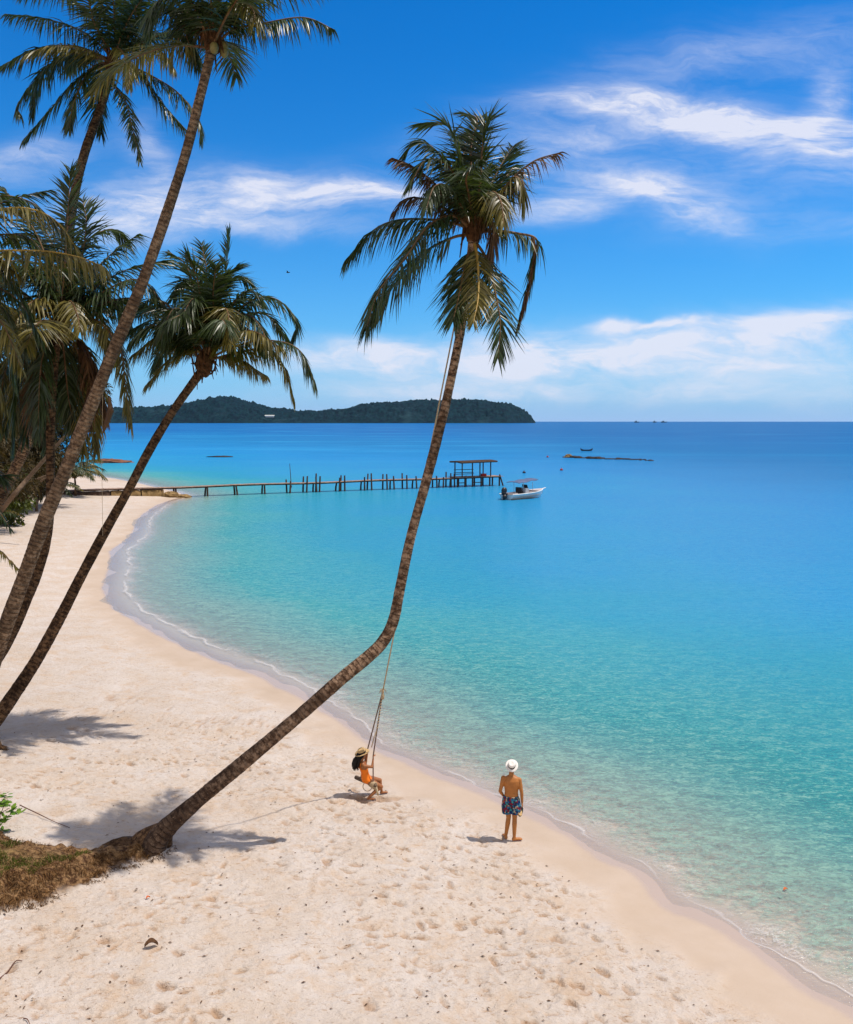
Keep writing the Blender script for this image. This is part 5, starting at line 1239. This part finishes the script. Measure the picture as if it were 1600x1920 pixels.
def hat(parent, c, up, fw, rb, rc, h, mbrim, mband, tilt_curl=0.01):
    """round brim, dented crown, ribbon"""
    up = up.normalized(); sd = fw.cross(up).normalized(); fw = up.cross(sd).normalized(); N = 40
    def ring(r, z, k=0.0, e=1.12): return [c + sd * r * math.cos(a) + fw * r * e * math.sin(a) + up * (z + k * math.cos(2 * a)) for a in [2 * math.pi * i / N for i in range(N)]]
    b = MB(); b.loft([ring(rc * .97, .0), ring(rb * .8, .002, .006), ring(rb, .006, tilt_curl), ring(rb, .010, tilt_curl), ring(rb * .8, .008, .006), ring(rc * 1.03, .010), ring(rc, h * .55), ring(rc * .93, h * .88), ring(rc * .80, h), ring(rc * .45, h * .93), ring(.01, h * .86)])
    root_ = thing_child('hat', parent, b, mbrim)
    b = MB(); b.loft([ring(rc * 1.02, .012), ring(rc * 1.065, .012), ring(rc * 1.045, .046), ring(rc * 1.00, .046)]); thing_child('hat_band', root_, b, mband)
    return root_
def thing_child(name, parent, b, m, smooth=True):
    return b.build(name, m, parent, smooth)
UP = Vector((0, 0, 1))
# ---- standing man, back to the camera
fm = gpt(957, 1574); 
man = thing('person', 'person standing with bare back to us in white hat and floral shorts', 'person', fm)
ma = math.radians(84); mf = Vector((math.cos(ma), math.sin(ma), 0)); mr = Vector((mf.y, -mf.x, 0))
def MP(r, f, u): return Vector((fm.x, fm.y, fm.z)) + mr * r * .93 + mf * f + UP * u
HM = 1.0
mb = MB()
la = MP(-.105, .02, .085); ra = MP(.095, -.06, .085)
lk = MP(-.045, .03, .50); rk = MP(.10, .0, .50); lh = MP(-.075, 0, .93); rh = MP(.10, 0, .92)
for (h_, k_, a_) in ((lh, lk, la), (rh, rk, ra)):
    mb.cap(h_, .086, h_.lerp(k_, .5), .074, 14); mb.cap(h_.lerp(k_, .5), .074, k_, .054, 14); mb.cap(k_, .053, k_.lerp(a_, .33) - mf * .015, .056, 14); mb.cap(k_.lerp(a_, .33) - mf * .015, .056, a_, .036, 14)
foot(mb, la, mf * .9 - mr * .25, 0, 1.05); foot(mb, ra, mr * .95 + mf * .35, 0, 1.05)
tor = [(.88, .0, .150, .105), (.95, .005, .165, .118), (1.02, .01, .155, .108), (1.10, .01, .148, .098), (1.18, .0, .158, .102), (1.28, -.01, .178, .112), (1.37, -.01, .186, .108), (1.44, .0, .150, .085), (1.485, .01, .075, .06)]
rings = [oval(MP(.012 + .008 * math.sin((u - .9) * 4), f, u), rx, ry, mr, mf, 20) for (u, f, rx, ry) in tor]; mb.loft(rings)
mb.cap(MP(.01, .0, 1.44), .060, MP(.015, .03, 1.56), .055, 14)
hd = MP(.02, .05, 1.64); head(mb, hd, mf * .95 + mr * .1, (UP - mf * .1).normalized(), .98)
lsh = MP(-.175, .0, 1.415); rsh = MP(.200, .0, 1.385)
le = MP(-.25, -.06, 1.13); lw = MP(-.165, .10, .95)
re = MP(.262, -.03, 1.10); rw = MP(.275, .03, .85)
for (s_, e_, w_) in ((lsh, le, lw), (rsh, re, rw)):
    mb.cap(s_, .058, s_.lerp(e_, .5), .048, 12); mb.cap(s_.lerp(e_, .5), .048, e_, .038, 12); mb.cap(e_, .038, e_.lerp(w_, .35), .038, 12); mb.cap(e_.lerp(w_, .35), .038, w_, .025, 12)
hand(mb, lw, (mf * .7 + mr * .4 - UP * .5), mr, UP, .35, 1.0)
hand(mb, rw, (-UP + mr * .05), -mr * 1.0, mf, .6, 1.0)
# shoulder-blade and spine relief
mb.ell(MP(-.085, -.075, 1.33), (.055, .035, .09)); mb.ell(MP(.105, -.075, 1.31), (.055, .035, .09))
body(mb, 'body', 'skin_man', man, 0.0085, 3)
sb_ = MB(); sb_.loft([oval(MP(.012, .005, u), rx, ry, mr, mf, 20) for u, rx, ry in ((.82, .178, .128), (.90, .185, .136), (.97, .178, .128), (1.015, .166, .118))])
for (h_, k_, o_) in ((lh, lk, -.015), (rh, rk, .015)):
    kk = h_.lerp(k_, .72) + mr * o_; sb_.tube([h_ + UP * .02, h_.lerp(kk, .5) + mr * o_, kk], [.112, .122, .126], 16)
body(sb_, 'swim_shorts', 'floral_cloth', man, 0.0095, 1)
hb_ = MB(); hb_.ell(hd - mf * .02 + UP * .015, (.084, .098, .10), nu=16, nv=10); thing_child('hair', man, hb_, 'hair')
hu = (UP * .78 - mf * .62).normalized()
hat(man, hd + UP * .055 - mf * .03, hu, mf, .140, .080, .105, 'straw_white', 'ribbon')
sd_ = rw + Vector((0, 0, -.13)) - mr * .02
sandal = thing('flip_flops', 'pair of dark flip flops held in the right hand of the person in floral shorts', 'sandals', sd_)
for k, (dx_, rz_) in enumerate(((-.03, .1), (.005, -.25))):
    b = MB(); Rr = Matrix.Rotation(ma + rz_, 3, 'Z') @ Matrix.Rotation(-.5, 3, 'Y'); rings = []
    for i in range(9):
        t_ = i / 8; x = -.13 + .26 * t_; w = .028 + .016 * math.sin(t_ * math.pi * .9 + .3) ; w *= 1 if 0 < i < 8 else .5
        rings.append([sd_ + Vector((dx_, 0, -.02 - .02 * k)) + Rr @ Vector((x - .05, y, z)) for y, z in ((-w, 0), (w, 0), (w, .016), (-w, .016))])
    b.loft(rings); sl_ = b.build('sole', 'sandal_dark' if k else 'straw_tan', sandal)
    b = MB(); q = sd_ + Vector((dx_, 0, -.02 - .02 * k)); b.tube([q + Rr @ Vector((.06, 0, .01)), q + Rr @ Vector((.0, .035, .05)), q + Rr @ Vector((-.06, .035, .01))], .006, 5); b.tube([q + Rr @ Vector((.06, 0, .01)), q + Rr @ Vector((.0, -.035, .05)), q + Rr @ Vector((-.06, -.035, .01))], .006, 5); b.build('strap', 'sandal_dark', sl_)

# ---- seated woman on the swing
fw0 = gpt(690, 1502); wa = math.radians(24); wf = Vector((math.cos(wa), math.sin(wa), 0)); wr = Vector((wf.y, -wf.x, 0))
gz0 = fw0.z
SEAT = at(688, 1467, fw0.y + .12)          # under her hips
hip = SEAT + UP * .11
woman = thing('person', 'long haired person in orange swimsuit and straw hat sitting on the swing', 'person', Vector((hip.x, hip.y, gz0)))
def WP(r, f, u): return hip + wr * r + wf * (f - .20 * max(u, 0)) + UP * u
mb = MB()
tor = [(-.09, .02, .150, .115), (-.02, .0, .160, .118), (.06, -.015, .135, .098), (.14, -.02, .115, .084), (.22, -.025, .125, .09), (.31, -.03, .145, .102), (.38, -.04, .150, .085), (.43, -.045, .11, .065), (.455, -.045, .06, .05)]
trings = [oval(WP(0, f, u), rx, ry, wr, wf, 20) for (u, f, rx, ry) in tor]; mb.loft(trings)
mb.cap(WP(0, -.045, .42), .048, WP(0, -.015, .53), .044, 12)
wh = WP(0.0, .01, .61); whf = (wf * .98 - UP * .05 + wr * .05).normalized(); head(mb, wh, whf, (UP + wf * .05).normalized(), .93)
# legs: near (right) leg folded back, far (left) leg reaching forward to the sand
rk_ = WP(.12, .33, -.23); ra_ = Vector(fw0) + UP * .085 + wf * .02
lk_ = WP(-.09, .38, -.15); la_ = at(716, 1488, lk_.y - .02)
la_.z = max(la_.z, zat(la_.x, la_.y) + .085)
for (h_, k_, a_) in ((WP(.085, .02, -.05), rk_, ra_), (WP(-.085, .02, -.04), lk_, la_)):
    mb.cap(h_, .088, h_.lerp(k_, .5), .078, 14); mb.cap(h_.lerp(k_, .5), .078, k_, .052, 14); mb.cap(k_, .05, k_.lerp(a_, .33) - wf * .012, .052, 12); mb.cap(k_.lerp(a_, .33) - wf * .012, .052, a_, .031, 12)
foot(mb, ra_, wf, 0, .9); foot(mb, la_, wf, 0, .9)
# rope geometry
rope_top = at(855, 598, YB + 1.46)
knot = at(718, 1296, SEAT.y * .93 + rope_top.y * .07)
r1t = at(700, 1418, hip.y - .05); l1t = at(689, 1407, hip.y + .20)
seatR = at(700, 1471, SEAT.y - .14); seatL = at(676, 1461, SEAT.y + .30)
for (sh_, el_, w_, g_) in ((WP(.135, -.04, .37), at(698, 1438, hip.y - .16), r1t, 1), (WP(-.135, -.04, .38), WP(-.22, .12, .30), l1t, 0)):
    w2 = w_ - UP * .07
    mb.cap(sh_, .046, sh_.lerp(el_, .5), .038, 12); mb.cap(sh_.lerp(el_, .5), .038, el_, .032, 12); mb.cap(el_, .032, w2, .022, 12)
    hand(mb, w2, UP, (wf if g_ else -wr), (wf * .3 + wr * (-1 if g_ else 1)), 1.1, .88)
body(mb, 'body', 'skin_woman', woman, 0.0075, 3)
# one-piece swimsuit: hip and torso shell a little outside the skin
sw = MB(); rings = [oval(WP(0, f, u), rx + .010, ry + .010, wr, wf, 24) for (u, f, rx, ry) in tor if u < .27]
rings.append(oval(WP(0, -.028, .275), .145, .106, wr, wf, 24)); sw.loft(rings); body(sw, 'swimsuit', 'orange_cloth', woman, 0.009, 1)
for s_ in (-1, 1):
    MB().tube([WP(s_ * .075, -.118, .255), WP(s_ * .07, -.135, .34), WP(s_ * .075, -.10, .42), WP(s_ * .08, -.03, .435), WP(s_ * .075, .05, .37), WP(s_ * .07, .085, .27)], .011, 6).build('strap', 'orange_cloth', woman, True)
hr_ = MB(); hr_.ell(wh - wf * .03 + UP * .01, (.085, .095, .10), nu=14, nv=10)
for i in range(44):
    a = random.uniform(-1.5, 1.5); p = wh - wf * (.075 * math.cos(a) + .02) + wr * .085 * math.sin(a) + UP * random.uniform(-.03, .05)
    e_ = wh - wf * random.uniform(.10, .26) + wr * random.uniform(-.10, .10) - UP * random.uniform(.22, .38)
    hr_.tube([p, p.lerp(e_, .4) - wf * .05, p.lerp(e_, .75) - wf * .03, e_], [.026, .03, .022, .004], 6)
hr_.build('hair', 'hair', woman, True)
hat(woman, wh + UP * .05 - wf * .005, (UP * .95 - wf * .28 + wr * .08).normalized(), wf, .165, .088, .11, 'straw_tan', 'ribbon')

# ---- the swing itself
swing = thing('rope_swing', 'rope swing with a short log seat hanging from the bent palm', 'swing', SEAT)
def rope(a, b_, r, m, name='rope', sag=0.0, n=24, wig=0.0):
    rgk = random.Random(len(name)); pts = [a.lerp(b_, i / n) + Vector((rgk.uniform(-wig, wig), 0, -sag * math.sin(math.pi * i / n))) for i in range(n + 1)]
    return MB().tube(pts, r, 6).build(name, m, swing, True)
rope(rope_top, knot, 0.017, 'rope_pale', wig=.003); 
tk = MB(); tk.tube([rope_top + Vector((.19 * math.cos(a) + .17, .19 * math.sin(a), .02 * math.sin(3 * a))) for a in [2 * math.pi * k / 16 for k in range(17)]], .022, 6); tk.build('knot', 'rope_pale', swing)
rope(knot, r1t, 0.016, 'rope_dark'); rope(r1t, seatR, 0.016, 'rope_dark'); rope(knot, l1t, 0.016, 'rope_dark'); rope(l1t, seatL, 0.016, 'rope_dark')
kb = MB(); kb.ell(knot, (.035, .035, .07), noise=.15); kb.ell(knot - UP * .12 , (.04, .035, .09), noise=.15)
kb.tube([knot, knot + Vector((.05, 0, .06)), knot + Vector((.08, 0, -.02))], .012, 5); kb.tube([knot, knot + Vector((-.05, 0, .05)), knot + Vector((-.07, 0, -.04))], .012, 5)
for i in range(12): kb.ell(knot.lerp(r1t, .06 + .045 * i), (.026, .026, .022), nu=8, nv=6)
kb.build('knot', 'rope_pale', swing, True)
MB().tube([knot.lerp(r1t, .55), knot.lerp(r1t, .7) + Vector((-.07, 0, -.1)), knot.lerp(r1t, .75) + Vector((-.1, 0, -.18))], .014, 6).build('rope_end', 'rope_pale', swing, True)
ld = (seatR - seatL).normalized(); MB().tube([seatL - ld * .20, seatL.lerp(seatR, .3), seatL.lerp(seatR, .7), seatR + ld * .10], [.05, .055, .05, .045], 12).build('seat', 'bark_grey', swing, True)
wb = MB()
for k in range(5): c = seatR - ld * (.05 - .03 * k); wb.tube([c + (UP * math.cos(a) + ld.cross(UP) * math.sin(a)) * .062 for a in [2 * math.pi * q / 12 for q in range(13)]], .016, 5)
lp = seatR - UP * .02 - ld * .25; S_ = Vector((1, 0, 0))
wb.tube([lp + Vector((.11 * math.cos(a), .02 * math.sin(a), -.09 + .11 * math.sin(a))) for a in [2 * math.pi * q / 20 for q in range(21)]], .010, 5)
wb.tube([seatR, seatR + Vector((.07, -.02, -.07)), seatR + Vector((.10, -.02, -.18)), seatR + Vector((.12, -.03, -.26))], [.03, .035, .03, .02], 7)
wb.tube([seatR - ld * .3, seatR - ld * .15 - UP * .06, seatR + Vector((.04, -.02, -.10))], [.022, .026, .03], 7)
wb.build('rope_wrap', 'rope_pale', swing, True)
# thin rope hanging from the left palms, with a torn dry frond caught in it
hr0 = at(193, 735, 25.5); hrp = thing('hanging_rope', 'very thin rope hanging straight down from the left palms over the beach', 'rope', hr0)
MB().tube([at(193, 690, 25.5), hr0, at(191, 860, 25.5), at(193, 1005, 25.5)], .0055, 5).build('cord', 'rope_pale', hrp)
tl = tag(MB().tube([at(205, 745, 25.4), at(208, 770, 25.4), at(200, 795, 25.4), at(192, 815, 25.4)], [.03, .09, .07, .01], 6).build('torn_frond', 'frond_dry', None, org=at(205, 745, 25.4)), 'curled torn strip of dead frond dangling beside the thin hanging rope', 'dead frond')

# ------------------------------------------------------------------ sea air
hz_ = MB(); hz_.box((0, 10000, 300 - 8.5), (60000, 50000, 617))
HAZE_ON = True
if HAZE_ON:
    m_, t = mat('haze'); pv = t.new('ShaderNodeVolumePrincipled'); pv.inputs['Color'].default_value = (0.40, 0.66, 1.0, 1); pv.inputs['Density'].default_value = 0.000007; pv.inputs['Anisotropy'].default_value = 0.2
    t.l.new(pv.outputs[0], t.out.inputs['Volume'])
    tag(hz_.build('haze', 'haze'), kind='stuff')
